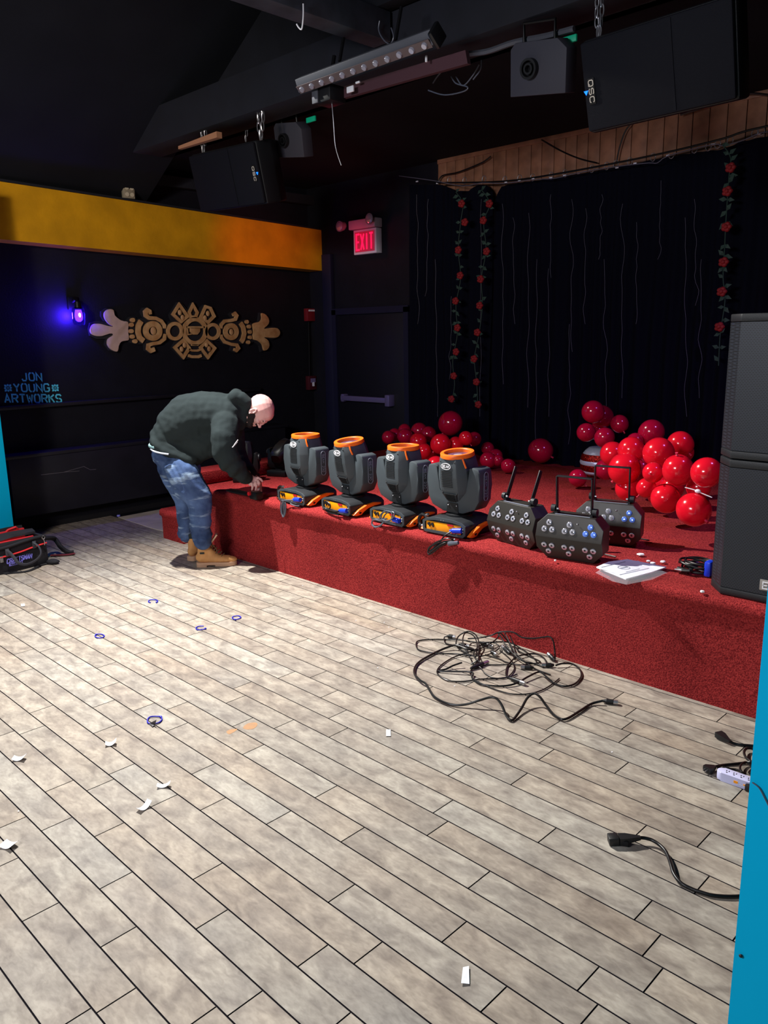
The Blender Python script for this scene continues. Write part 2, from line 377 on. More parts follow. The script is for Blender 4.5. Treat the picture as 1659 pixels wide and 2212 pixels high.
J += crop(460, 1840, 3.072, [(30, 80), (50, 413), (663, 690), (1030, 670), (857, 273), (1590, 540)])
J += crop(1000, 1840, 2.517, [(8, 385), (165, 804), (677, 695), (1030, 704), (974, 324), (1287, 194)])
J += crop(1300, 1520, 4.62, [(195, 255), (158, 672), (375, 1275), (992, 1388), (420, 2055), (1390, 870), (340, 50)])
rows = {}
for x, y in J:
    p = atz(x, y); k = math.floor((p.y-OFF)/PIT); xs = rows.setdefault(k, [])
    if all(abs(p.x-q) > .15 for q in xs): xs.append(p.x)
bm = bmesh.new(); tone = bm.loops.layers.float_color.new('tone')
rf = random.Random(3); g = .0014
for k in range(-24, 25):
    y0 = OFF+k*PIT+g; y1 = OFF+(k+1)*PIT-g
    if y0 > YF+.02 and False: continue
    xs = sorted(rows.get(k, []))
    allx = [-7.72]; tgt = xs+[2.6]
    for t in tgt:
        while t-allx[-1] > 1.25:
            allx.append(allx[-1]+rf.uniform(.45, .95) if t-allx[-1] > 1.9 else (allx[-1]+t)/2+rf.uniform(-.12, .12))
        allx.append(t)
    for a, b in zip(allx, allx[1:]):
        if b-a < .02: continue
        c = (rf.random()**.8, rf.random(), rf.random(), 1)
        a2, b2 = a+.0011, b-.0011; e = .0012
        vs = [bm.verts.new((x, y, z)) for z, i in ((0, e), (-.004, 0)) for x, y in ((a2+i, y0+i), (b2-i, y0+i), (b2-i, y1-i), (a2+i, y1-i))]
        fs = [bm.faces.new(vs[:4])]+[bm.faces.new((vs[i], vs[4+i], vs[4+(i+1) % 4], vs[(i+1) % 4])) for i in range(4)]
        for f in fs[1:]: f.material_index = 1
        for f in fs:
            for lp in f.loops: lp[tone] = c
me = bpy.data.meshes.new('floor')
bmesh.ops.recalc_face_normals(bm, faces=bm.faces[:])
# sub-floor seen in the gaps, in the same mesh
sub = [bm.verts.new(p) for p in ((-7.72, -2.3, -.004), (2.6, -2.3, -.004), (2.6, 3.75, -.004), (-7.72, 3.75, -.004))]
sub2 = [bm.verts.new((v.co.x, v.co.y, -.1)) for v in sub]
for f in [bm.faces.new(sub), bm.faces.new(sub2[::-1])]+[bm.faces.new((sub[(i+1) % 4], sub[i], sub2[i], sub2[(i+1) % 4])) for i in range(4)]: f.material_index = 1
bm.to_mesh(me); bm.free(); me.materials.append(M['planks']); me.materials.append(M['groove'])
fo = bpy.data.objects.new('floor', me); COL.objects.link(fo); tag(fo, kind='structure')
mb = MB().box((-1.85, 5.2, -.052), (11.9, 2.9, .1)); st('floor', mb, 'black_wall')
# pale tile beside the step
q = [atz(255, 1118), atz(345, 1104), atz(352, 1141), atz(327, 1141)]
mb = MB().prism([(q[0].x, q[0].y), (-7.5, 4.3), (-6.5, 4.3), (-6.5, 3.715), (-6.8, 3.70)], 0, .004); st('floor', mb, 'tile')
# --- walls
st('wall_left', MB().box((XL-.1, 2.2, 2.3), (.2, 9, 4.8)), 'black_wall')
st('wall_back', MB().box((-2.4, YB+.1, 2.3), (10.8, .2, 4.8)), 'black_wall')
st('wall_right', MB().box((2.7, 2.2, 2.3), (.2, 9, 4.8)), 'black_wall')
st('wall_front', MB().box((-2.5, -2.4, 2.9), (10.6, .2, 6)), 'black_wall')
# near teal wall end at the right of the frame
tp = atz(1572, 2212); dirn = V((tp.x, tp.y)).normalized(); c0 = V((atz(1606, 1840).x, atz(1606, 1840).y)).normalized()
ed = V((c0.x, c0.y))*1.62
st('wall_teal_right', MB().box((ed.x+.9, ed.y+.07, 1.7), (1.8, .14, 3.4)), 'teal')
le = atx(27, 1117, -6.95)
st('wall_teal_left', MB().box((-7.33, le.y-.9, 1.5), (.76, 1.8, 3.0)), 'teal')
# yellow fascia over the left wall
y0, y1 = -2.3, 6.57
def fz(y, a, b): return a+(b-a)*(y-2.9)/(6.57-2.9)
prof = lambda y: [(XL, y, fz(y, 2.637, 2.525)), (-7.46, y, fz(y, 2.637, 2.525)), (-7.46, y, fz(y, 3.115, 2.985)), (XL, y, fz(y, 3.115, 2.985))]
st('trim_1', MB().loft([prof(y) for y in [y0+(y1-y0)*i/30 for i in range(31)]]), 'yellow')
# ledge where the wall paint ends, thin dark strip on the fascia's top
st('trim_2', MB().loft([[(XL, y, fz(y, 3.116, 2.986)), (-7.44, y, fz(y, 3.116, 2.986)), (-7.44, y, fz(y, 3.135, 3.0)), (XL, y, fz(y, 3.135, 3.0))] for y in (y0, y1)]), 'beam_black')
# navy corner pilaster by the exit door
a = aty(700, 700, YB-.06); b = aty(716, 700, YB-.06)
st('trim_3', MB().box(((a.x+b.x)/2, YB-.03, 1.35), (b.x-a.x+.02, .06, 2.7), bev=.004), 'navy_trim')
# ceilings: sloped plane over the dance floor, flat soffit over the stage, gable between
sl = (4.24-3.175)/(7.46-5.63)
def zc(x): return 3.175+(x+7.46)*sl
xr = -2.6; zr = zc(xr)
st('ceiling', MB().loft([[(XL-.1, y, zc(XL-.1)), (xr, y, zr), (2.8, y, zr-2.2), (2.8, y, zr-2.0), (xr, y, zr+.2), (XL-.1, y, zc(XL-.1)+.2)] for y in (-2.5, 4.36)]), 'ceiling')
st('ceiling', MB().box((-2.4, 5.45, 3.53), (10.8, 2.3, .12)), 'ceiling')
st('wall_gable', MB().prism([(XL, 3.47), (2.7, 3.47), (2.7, zr-2.1), (xr, zr+.1), (XL, 3.5)], -4.44, -4.34, Matrix(((1, 0, 0, 0), (0, 0, -1, 0), (0, 1, 0, 0), (0, 0, 0, 1)))), 'beam_black')
# beams
st('trim_4', MB().box((-2.3, 4.1, 3.57), (10.4, .3, .3), bev=.01), 'beam_black')
st('trim_5', MB().box((-3.83, 1.85, 3.62), (.15, 4.15, .17), bev=.006), 'beam_grey')
st('trim_6', MB().box((-7.6, 2.2, 3.33), (.06, 8.9, .10)), 'beam_black')
# light grey duct board above the LED bar, upper right
pa, pb = aty(1000, 60, 3.95), aty(1240, 8, 3.95)
st('trim_7', MB().box((-3.0, 3.88, 3.86), (2.2, .12, .30), bev=.01).box((-1.1, 3.88, 3.86), (1.55, .12, .30), bev=.01), 'beam_grey' if False else 'ceiling')
# --- wood valance above the curtain
mb = MB(); gz = []
tl = aty(948, 350, YB-.03); bl = aty(948, 408, YB-.03); x = tl.x; rr = random.Random(4)
while x < -1.2:
    w = rr.uniform(.105, .15); mb.box((x+w/2, YB-.03, 3.24+.0), (w-.006, .03, .46), bev=.003); x += w
st('trim_8', mb, 'wood')
mb = MB().box(((tl.x-1.2)/2, YB-.045, 3.455), (abs(tl.x)-1.2, .02, .05), bev=.003); st('trim_9', mb, 'wood')
# --- exit door
a = aty(735, 672, YB); b = aty(880, 672, YB)
dr = tag(MB().box(((a.x+b.x)/2, YB-.03, 1.0), (b.x-a.x, .05, 2.0), bev=.004).build('door_1', 'door'), kind='structure')
st_ = MB().box((a.x-.04, YB-.03, 1.02), (.07, .09, 2.08)).box((b.x+.04, YB-.03, 1.02), (.07, .09, 2.08)).box(((a.x+b.x)/2, YB-.03, 2.04), (b.x-a.x+.15, .09, .07))
tag(st_.build('door_frame', 'navy_trim', dr))
MB().box((-6.66, YB-.115, 1.045), (.80, .05, .06), bev=.01).box((-6.28, YB-.1, 1.045), (.07, .1, .13), bev=.01).box((-7.04, YB-.09, 1.045), (.05, .08, .09), bev=.01).build('push_bar', mat('push_bar_metal', (120, 112, 160), .4, metal=.4), dr)
# --- long black bench along the left wall
th = thing('wall_bench', (-7.58, 4.2, 0), 0, 'long low black boxed bench along the left wall under the wall emblem', 'bench')
MB().box((-7.575, 4.3, .445), (.21, 3.2, .55), bev=.006).build('panel', 'black_gloss', th, world=True)
mb = MB().box((-7.585, 4.3, .735), (.26, 3.26, .035), bev=.006)
mb.build('top_board', 'black_gloss', th, world=True)
MB().box((-7.66, 4.3, .09), (.05, 3.15, .18)).build('toe_kick', 'blk_matte', th, world=True)
MB().ribbon([(2.98, .545), (3.22, .54), (3.35, .533)], .004, 0, .001, Matrix(((0, 0, 1, -7.469), (1, 0, 0, 0), (0, 1, 0, 0), (0, 0, 0, 1)))).ribbon([(3.2, .542), (3.4, .57), (3.46, .53), (3.52, .527)], .004, 0, .001, Matrix(((0, 0, 1, -7.469), (1, 0, 0, 0), (0, 1, 0, 0), (0, 0, 0, 1)))).build('scratch', 'steel_dull', th, world=True)
# upper ledge band on the left wall
a = atx(10, 905, XL+.03); tag(MB().box((XL+.03, 4.0, 1.17), (.06, 3.4, .035), bev=.004).build('wall_ledge', 'black_gloss'), 'narrow black ledge on the left wall between stencilled lettering and bench', 'ledge')
# --- stage with rounded carpeted nosing
def rounded(y0, z1, r, zb, seg=6):
    return [(y0, zb)]+[(y0+r-r*math.cos(PI/2*i/seg), z1-r+r*math.sin(PI/2*i/seg)) for i in range(seg+1)]
def carpet_box(x0, x1, y0, y1, z0, z1, lip=.012, r=.03, nx=120):
    """box with a rounded nosing and a slightly wavy carpet edge along the front"""
    rings = []
    for i in range(nx+1):
        x = x0+(x1-x0)*i/nx; w = noise.noise(V((x*3.1, z1, 7)))*.006+noise.noise(V((x*11, z1, 3)))*.003
        p = [(y0+.012, z0), (y0+.012+.3*w, z1-.085), (y0+.008, z1-.07+w), (y0-lip+w, z1-.055+w)]
        p += [(y0-lip+r-r*math.cos(PI/2*k/5)+w*(1-k/5), z1-r+r*math.sin(PI/2*k/5)+w*.3) for k in range(6)]
        p += [(y0+.2, z1+noise.noise(V((x*2, 1, 1)))*.004), (y1, z1), (y1, z0)]
        rings.append([(x, a, b) for a, b in p])
    return MB().loft(rings)
tag(carpet_box(-6.03, 2.55, YF, YB-.02, 0.0, ZS, nx=260).build('stage', 'carpet', smooth=60), 'long low stage platform covered in red carpet', 'stage')
tag(carpet_box(-6.38, -6.045, 3.57, 4.5, 0.0, .275, nx=30).build('stage_step', 'carpet', smooth=60), 'low red carpeted step at the left end of the stage behind the boots', 'step')
tag(MB().box((-5.895, 4.35, .6085), (.25, 1.45, .115), bev=.02).build('stage_curb', 'carpet'), 'raised red carpeted curb at the left end of the stage top', 'curb')

# ================================================================ WALL DECORATION
WX = XL+.0     # wall plane
# map drawn on the wall: local x runs along world Y, local y up, local z out of the wall (+X)
def WM(x): return Matrix(((0, 0, 1, x), (1, 0, 0, 0), (0, 1, 0, 0), (0, 0, 0, 1)))
def w2(px, py, X=XL+.04):
    p = atx(px, py, X); return (p.y, p.z)
def A(pts): return [w2(180+x/3.77, 630+y/3.77) for x, y in pts]
def sm(pts, n=5, closed=True): return [tuple(p)[:2] for p in spline([(x, y, 0) for x, y in pts], n, closed)]
em = thing('wall_emblem', (XL, 4.7, 1.85), 0, 'tan and gold carved relief emblem of flower and hands on the black left wall', 'wall art')
m0 = WM(XL)
# dark backing outline, slightly larger than the relief
back = [(50, 300), (60, 255), (110, 240), (160, 245), (215, 262), (240, 270), (175, 240), (150, 200), (150, 160), (190, 135), (245, 138), (262, 190), (300, 225), (355, 235), (380, 205), (425, 205), (440, 225), (470, 215), (500, 220), (480, 190), (470, 160), (490, 130), (535, 128), (570, 160), (560, 195), (620, 210), (665, 240), (690, 270), (705, 245), (725, 240), (705, 190), (770, 85), (800, 85), (855, 150), (885, 92), (915, 120), (935, 150), (985, 105), (1035, 120), (1085, 205), (1050, 255), (1095, 265), (1120, 250), (1160, 220), (1215, 215), (1190, 185), (1210, 165), (1250, 170), (1262, 210), (1240, 245), (1290, 235), (1325, 225), (1370, 250), (1385, 265), (1430, 240), (1440, 170), (1500, 185), (1520, 240), (1480, 285), (1560, 285), (1610, 320), (1600, 370), (1540, 390), (1480, 375), (1515, 420), (1515, 470), (1450, 490), (1440, 440), (1390, 405), (1350, 440), (1325, 425), (1260, 430), (1275, 470), (1240, 500), (1200, 480), (1210, 440), (1150, 430), (1120, 400), (1050, 400), (1095, 460), (1020, 555), (930, 550), (860, 545), (815, 555), (725, 460), (755, 400), (700, 375), (680, 385), (640, 430), (580, 450), (590, 480), (550, 505), (505, 480), (500, 430), (440, 430), (390, 420), (370, 400), (310, 410), (285, 440), (280, 495), (215, 480), (180, 430), (190, 385), (110, 385), (60, 360)]
MB().prism(A(back), .0, .028, m0).build('backing', 'relief_dark', em, world=True, smooth=30)
def relief(name, polys=(), ribs=(), dots=(), z0=.026, z1=.05, m='gold'):
    mb = MB()
    for p in polys: mb.prism(A(p), z0, z1, m0, bev=.003)
    for p, w, c in ribs: mb.ribbon(A(p), w, z0, z1, m0, closed=c)
    for (x, y), r in dots:
        c = A([(x, y)])[0]; mb.sph((c[0], c[1], z1-.004), (r*.8, r, .012), m0, 14, 8)
    return mb.build(name, m, em, world=True, smooth=30)
def circ(cx, cy, rx, ry=None, n=28, a0=0, a1=2*PI, full=True):
    ry = ry or rx; k = n if full else n+1
    return [(cx+rx*math.cos(a0+(a1-a0)*i/n), cy+ry*math.sin(a0+(a1-a0)*i/n)) for i in range(k)]
def sc(pts, n=4): return [tuple(p)[:2] for p in spline([(x, y, 0) for x, y in pts], n, True)]
lh = [(55, 310), (75, 268), (130, 262), (200, 280), (243, 285), (205, 262), (172, 215), (170, 172), (200, 145), (243, 150), (248, 185), (275, 215), (315, 240), (362, 250), (360, 320), (368, 392), (320, 400), (288, 430), (275, 487), (225, 470), (195, 430), (200, 385), (245, 352), (225, 338), (190, 348), (140, 362), (90, 358), (62, 340)]
rh = [(1600, 335), (1580, 300), (1530, 295), (1465, 302), (1500, 270), (1510, 235), (1490, 195), (1450, 175), (1452, 215), (1435, 245), (1380, 262), (1385, 320), (1380, 385), (1420, 400), (1455, 430), (1470, 480), (1505, 460), (1512, 425), (1495, 390), (1465, 372), (1530, 375), (1580, 370)]
relief('left_hand', [sc(lh)], m='silver_relief'); relief('right_hand', [sc(rh)])
relief('left_beads', [sc(circ(400, 232, 20, 18, 10)), sc(circ(388, 270, 22, 17, 10)), sc(circ(386, 322, 23, 17, 10)), sc(circ(396, 366, 22, 17, 10)), sc(circ(420, 404, 20, 17, 10))])
relief('right_beads', [sc(circ(1330, 246, 15, 16, 10)), sc(circ(1348, 285, 16, 16, 10)), sc(circ(1355, 328, 16, 16, 10)), sc(circ(1357, 372, 16, 15, 10)), sc(circ(1342, 412, 15, 15, 10))])
relief('left_arc', ribs=[(sm_ := [(470, 240), (448, 280), (445, 330), (458, 375), (490, 402)], .052, False)])
relief('right_arc', ribs=[([(1280, 255), (1302, 290), (1310, 340), (1300, 385), (1285, 410)], .05, False)])
rl = relief('left_ring', ribs=[(circ(565, 320, 56, 58), .056, True)], dots=[((568, 320), .042)])
rr_ = relief('right_ring', ribs=[(circ(1202, 326, 45, 50), .052, True)], dots=[((1203, 328), .036)])
relief('left_scroll', ribs=[([(545, 185), (540, 160), (520, 150), (505, 165), (508, 195), (535, 215), (590, 218), (635, 240), (660, 275), (660, 300)], [.03, .035, .04, .045, .04, .038, .036, .034, .032, .028], False),
                            ([(565, 455), (570, 475), (550, 482), (528, 465), (530, 435), (560, 425), (620, 415), (660, 385), (665, 345)], [.03, .035, .042, .042, .036, .034, .034, .032, .026], False)])
relief('right_scroll', ribs=[([(1215, 190), (1235, 178), (1248, 195), (1238, 225), (1200, 235), (1150, 240), (1122, 270), (1120, 300)], [.03, .035, .04, .036, .034, .034, .032, .028], False),
                             ([(1225, 470), (1245, 480), (1262, 460), (1250, 435), (1200, 428), (1150, 410), (1125, 375), (1122, 350)], [.03, .035, .04, .036, .034, .034, .03, .026], False)])
fl = []
fl += [([(780, 105), (730, 185), (795, 245), (848, 200)], .03, True)]
fl += [([(995, 122), (955, 210), (1015, 250), (1065, 200), (1035, 135)], .03, True)]
fl += [([(815, 395), (745, 455), (815, 535), (862, 460)], .03, True)]
fl += [([(1005, 400), (955, 455), (1015, 535), (1070, 460)], .03, True)]
for q_ in fl: relief('corner_petal', ribs=[q_])
relief('top_petal', ribs=[([(892, 108), (862, 170), (872, 205), (915, 205), (928, 170)], .028, True)])
relief('side_petal', ribs=[(circ(745, 322, 56, 62), .036, True)]); relief('side_petal', ribs=[(circ(1052, 325, 52, 56), .036, True)])
relief('face_ring', ribs=[(circ(908, 322, 88, 98), .044, True), ([(835, 290), (985, 290)], .02, False), ([(845, 300), (850, 350), (880, 345)], .012, False)], polys=[[(868, 292), (950, 292), (948, 325), (928, 350), (890, 350), (870, 325)]])
relief('chin_bars', ribs=[([(858, 470), (885, 480), (930, 480), (955, 470)], .022, False), ([(855, 520), (880, 530), (935, 530), (960, 520)], .03, False), ([(880, 435), (935, 435)], .014, False)])
for d_ in [((783, 170), .03), ((806, 212), .03), ((1012, 178), .03), ((988, 215), .03), ((822, 435), .03), ((798, 468), .03), ((1000, 432), .03), ((1022, 466), .03)]: relief('petal_stud', dots=[d_])
# --- stencilled lettering on the wall
def stencil_word(txt, cx, cy, wpx, hpx, name, label):
    a = atx(cx-wpx/2, cy, XL+.002); b = atx(cx+wpx/2, cy, XL+.002); t = atx(cx, cy-hpx/2, XL+.002); u = atx(cx, cy+hpx/2, XL+.002)
    c = (a+b)/2; dy = b-a; ang = math.atan2(dy.z, dy.y)
    m = frame((XL+.001, c.y, (t.z+u.z)/2), (0, math.cos(ang), math.sin(ang)), (0, 0, 1), (1, 0, 0))
    mb = letters(MB(), txt, (t-u).length*.86, m, thick=1.1, depth=.003, fit=dy.length, stencil=True)
    return mb
mb = stencil_word('JON', 68, 814, 43, 19, '', ''); tmp = [('JON', 68, 814, 43, 19), ('YOUNG', 68, 837.5, 76, 19), ('ARTWORKS', 71, 861, 122, 20)]
bms = MB(); mb.bm.free()
for t_ in tmp:
    m_ = stencil_word(*t_, '', ''); me_ = bpy.data.meshes.new('t'); m_.bm.to_mesh(me_); m_.bm.free(); bms.bm.from_mesh(me_); bpy.data.meshes.remove(me_)
sg = thing('stencilled_signature', (XL, 3.0, 1.3), 0, 'teal stencilled painted words on the black left wall above the ledge', 'wall lettering')
bms.build('lettering', 'stencil', sg, world=True)
for cx in (17, 119):
    c = atx(cx, 838, XL); mb = MB()
    for k in range(8):
        a = k*PI/4; r0, r1 = .012, (.045 if k % 2 else .036)
        d = V((math.cos(a), math.sin(a))); n_ = V((-d.y, d.x))
        P0 = V((c.y, c.z))
        mb.prism([tuple(P0+d*r0), tuple(P0+d*(r0+r1)*.55+n_*.011), tuple(P0+d*r1), tuple(P0+d*(r0+r1)*.55-n_*.011)], 0, .003, WM(XL+.001))
    mb.prism([(c.y+.007*math.cos(k*PI/4), c.z+.007*math.sin(k*PI/4)) for k in range(8)], 0, .003, WM(XL+.001))
    mb.build('flower_motif', 'stencil', sg, world=True)
# --- blue wall lamp
lc = atx(170, 682, XL+.12)
lp = thing('wall_lamp', (XL, lc.y, lc.z), 0, 'small caged wall lamp with glowing blue bulb left of the emblem', 'lamp')
MB().box((XL+.015, lc.y, lc.z+.12), (.03, .10, .12), bev=.005).tube([(XL+.02, lc.y, lc.z+.13), (XL+.08, lc.y, lc.z+.15), (XL+.12, lc.y, lc.z+.13)], .012).build('bracket', 'blk_metal', lp, world=True)
MB().cyl((XL+.12, lc.y, lc.z+.065), (XL+.12, lc.y, lc.z+.13), .035, .025).build('socket', 'blk_metal', lp, world=True)
MB().lathe([(.024, .055), (.030, .03), (.034, -.01), (.028, -.04), (.012, -.055)], T(lc)).build('bulb', 'bulb_blue', lp, world=True)
MB().sph((lc.x+.03, lc.y-.004, lc.z+.005), (.012, .010, .020)).build('filament', 'bulb_core', lp, world=True)
jar = MB().lathe([(.05, .075), (.056, .05), (.058, -.06), (.045, -.085), (.006, -.09)], T(lc)).build('glass_jar', mat('clear_jar', (200, 210, 255), .05, trans=1, ior=1.1), lp, world=True)
# --- quad outlet on top of the fascia
oc = atx(280, 413, -7.44)
ot = thing('power_outlet', (-7.46, oc.y, 3.09), 0, 'four socket power outlet box standing on the yellow fascia', 'outlet')
MB().box((-7.47, oc.y, oc.z), (.05, .115, .13), bev=.006).build('box', mat('outlet_box', (150, 140, 120), .5), ot, world=True)
for i in (-1, 1):
    for j in (-1, 1):
        MB().cyl((-7.446, oc.y+i*.026, oc.z+j*.03), (-7.438, oc.y+i*.026, oc.z+j*.03), .019).build('socket', mat('socket_face', (205, 195, 170), .5) if 'socket_face' not in bpy.data.materials else bpy.data.materials['socket_face'], ot, world=True)
# --- fire alarm boxes between pilaster and emblem
fa = aty(673, 680, YB-.05)
def wallbox(px, py, w, h, m, label, cat, name):
    p = atx(px, py, XL+.06)
    t = thing(name, (XL, p.y, p.z), 0, label, cat)
    MB().box((XL+.035, p.y, p.z), (.07, w, h), bev=.006).build('housing', m, t, world=True); return t, p
t, p = wallbox(672, 680, .13, .15, mat('dull_red', (120, 24, 34), .5), 'small red fire alarm box high on the left wall near the corner', 'alarm', 'fire_alarm')
MB().box((XL+.074, p.y, p.z+.05), (.01, .09, .02)).build('strobe_lens', 'white_plastic', t, world=True)
t, p = wallbox(675, 827, .12, .17, mat('dull_red2', (70, 18, 30), .5), 'small dark pull station with pale label low on the left wall near the corner', 'alarm', 'alarm_pull_station')
MB().box((XL+.074, p.y, p.z+.03), (.008, .07, .05)).build('label_plate', mat('violet_label', (120, 110, 160), .5), t, world=True)
MB().box((XL+.078, p.y, p.z-.015), (.02, .02, .05)).build('pull_handle', 'white_plastic', t, world=True)
a = atx(668, 695, XL+.02); b = atx(670, 812, XL+.02)
tag(MB().tube([(XL+.012, a.y, a.z), (XL+.012, b.y, b.z)], .009).build('conduit_pipe', 'blk_metal'), 'thin dark conduit pipe joining the two alarm boxes on the left wall', 'pipe')
# --- exit sign
ec = aty(792, 520, YB-.06)
ex = thing('exit_sign', (ec.x, YB, ec.z), 0, 'white exit sign with glowing red letters and two emergency lamps above the door', 'exit sign')
W0, Z0, Z1 = .36, aty(792, 549, YB-.06).z, aty(792, 495, YB-.06).z
MB().box((ec.x, YB-.045, (Z0+Z1)/2), (W0, .09, Z1-Z0), bev=.008).build('housing', 'white_plastic', ex, world=True)
MB().box((ec.x-.02, YB-.06, Z1+.055), (W0+.06, .12, .10), bev=.012).build('battery_box', mat('sign_grey', (175, 170, 180), .5), ex, world=True)
mf = frame((ec.x, YB-.0915, (Z0+Z1)/2), (1, 0, 0), (0, 0, 1), (0, -1, 0))
MB().box((0, 0, .0005), (W0-.05, Z1-Z0-.05, .001), mf).build('face', mat('exit_face', (200, 60, 100), .5, emit=(255, 40, 90), es=.10), ex, world=True)
letters(MB(), 'EXIT', .165, mf, thick=.62, depth=.004, fit=W0-.1).build('lettering', 'exit_glow', ex, world=True)
for s_, x_ in ((-1, ec.x-.27), (1, ec.x+.14)):
    hz = Z1+.09 if s_ > 0 else Z1+.06
    lam = MB().lathe([(.02, 0), (.05, .03), (.058, .06), (.058, .075)], frame((x_, YB-.12, hz), (1, 0, 0), (0, 0, 1), V((s_*.5, -1, -.15)).normalized())).build('emergency_lamp', mat('lamp_cup_%d' % s_, (120, 116, 126), .4), ex, world=True)
    MB().lathe([(.001, .07), (.05, .0765), (.052, .0765), (.05, .08), (.001, .083)], frame((x_, YB-.12, hz), (1, 0, 0), (0, 0, 1), V((s_*.5, -1, -.15)).normalized())).build('lens', 'glass', lam, world=True) if False else MB().sph((0, 0, .074), (.048, .048, .012), frame((x_, YB-.12, hz), (1, 0, 0), (0, 0, 1), V((s_*.5, -1, -.15)).normalized())).build('lens', 'lens', lam, world=True)
# ================================================================ CURTAINS
def curtain(x0, x1, top, label, seed, y=YB-.13, amp=.03, wl=.12):
    r_ = random.Random(seed); n = int((x1-x0)/.012); zb = ZS+.004
    def zt(x):
        for (a, za), (b, zb_) in zip(top, top[1:]):
            if a <= x <= b: return za+(zb_-za)*(x-a)/(b-a)
        return top[-1][1]
    fr = []
    for i in range(n+1):
        x = x0+(x1-x0)*i/n; ph = x/wl*2*PI+1.3*noise.noise(V((x*2.2, seed, 0)))*4
        z1 = zt(x)
        fr.append([(x, y+amp*(.35+.65*k/7)*math.sin(ph+.12*k)+.05*noise.noise(V((x*1.3, k*.35, seed))), z1+(zb-z1)*k/7) for k in range(8)])
    rings = [[p for p in col]+[(p[0], p[1]+.006, p[2]) for p in reversed(col)] for col in fr]
    return tag(MB().loft(rings).build('stage_curtain', 'curtain', smooth=80), label, 'curtain')
def zx(px, py, y=YB-.16): p = aty(px, py, y); return (p.x, p.z)
curtain(zx(880, 500)[0], zx(1061, 500)[0], [zx(880, 398), zx(948, 398), zx(985, 412), zx(1012, 412), zx(1030, 398), zx(1050, 400), zx(1080, 440)], 'narrow black stage curtain panel at left, gathered under two rose garlands', 2)
curtain(zx(1063, 500)[0], .6, [zx(1062, 445), zx(1080, 402), zx(1120, 393), zx(1200, 383), zx(1300, 366), zx(1400, 345), zx(1500, 328), zx(1560, 322), zx(1600, 305), (.6, 3.26)], 'wide black stage curtain across the back of the stage', 5)
rod = thing('curtain_rod', (-3.5, YB-.17, 3.27), 0, 'thin metal curtain rod hanging over the curtain top in front of pine boards', 'rod')
rz = []
rp = [aty(x, y, YB-.24) for x, y in ((945, 395), (1085, 392), (1200, 376), (1330, 352), (1450, 327), (1560, 300), (1659, 272))]
MB().tube(spline(rp+[rp[-1]+V((1.2, 0, 0))], 4), .008).build('tube', 'blk_metal', rod, world=True)
for px, py in ((970, 388), (1003, 388), (1045, 385), (1090, 386), (1122, 383), (1150, 381), (1190, 377), (1220, 372), (1278, 362), (1310, 356), (1330, 352), (1360, 346), (1410, 337), (1450, 331), (1500, 319), (1530, 314), (1550, 309), (1577, 301), (1630, 285), (1645, 280)):
    p = aty(px, py, YB-.24); MB().tube([(p.x+.022*math.cos(a*PI/6), p.y+.004, p.z-.008+.03*math.sin(a*PI/6)) for a in range(12)], .003, 6, closed=True).build('ring', 'steel_dull', rod, world=True)
sl_ = thing('string_lights', (-3.5, YB-.22, 3.2), 0, 'unlit icicle string lights with thin pale wires hanging over the curtains', 'string lights')
def hang(px, py0, py1, seed, y=YB-.27):
    r_ = random.Random(seed); a = aty(px, py0, y); b = aty(px+r_.uniform(-6, 6), py1, y); n = 14
    return [(a.x+(b.x-a.x)*i/n+.03*noise.noise(V((seed, i*.45, 0))), y, a.z+(b.z-a.z)*i/n) for i in range(n+1)]
M['pale_wire'] = mat('pale_clear_wire', (96, 96, 112), .5)
MB().tube(spline([aty(x, y, YB-.27) for x, y in ((862, 380), (900, 385), (948, 392), (1000, 402), (1040, 395), (1090, 396), (1150, 388), (1200, 385), (1250, 373), (1330, 360), (1400, 352), (1420, 352), (1445, 336), (1540, 312), (1560, 315), (1600, 305), (1640, 288), (1659, 285))], 3), .0035, 6).build('main_wire', 'pale_wire', sl_, world=True)
for i, (px, a, b) in enumerate([(900, 420, 700), (925, 430, 640), (940, 560, 900), (975, 640, 820), (1040, 430, 900), (1085, 440, 830), (1108, 470, 700), (1142, 460, 880), (1160, 560, 960), (1190, 420, 600), (1185, 580, 900), (1235, 430, 760), (1230, 700, 960), (1265, 450, 700), (1300, 420, 560), (1305, 560, 900), (1345, 440, 860), (1375, 480, 700), (1428, 390, 560), (1480, 470, 900), (1500, 430, 660), (1515, 560, 860)]):
    MB().tube(spline(hang(px, a, b, i), 2), .0014, 5).build('light_strand', 'pale_wire', sl_, world=True)
for px, py in ((901, 392), (945, 396), (1038, 395), (1093, 394), (1122, 391), (1152, 386), (1190, 384), (1220, 379), (1250, 374), (1333, 362), (1372, 353), (1443, 336), (1540, 312), (1640, 289)):
    p = aty(px, py, YB-.24); MB().box(p, (.028, .012, .012), bev=.003).build('clip', 'white_plastic', sl_, world=True)
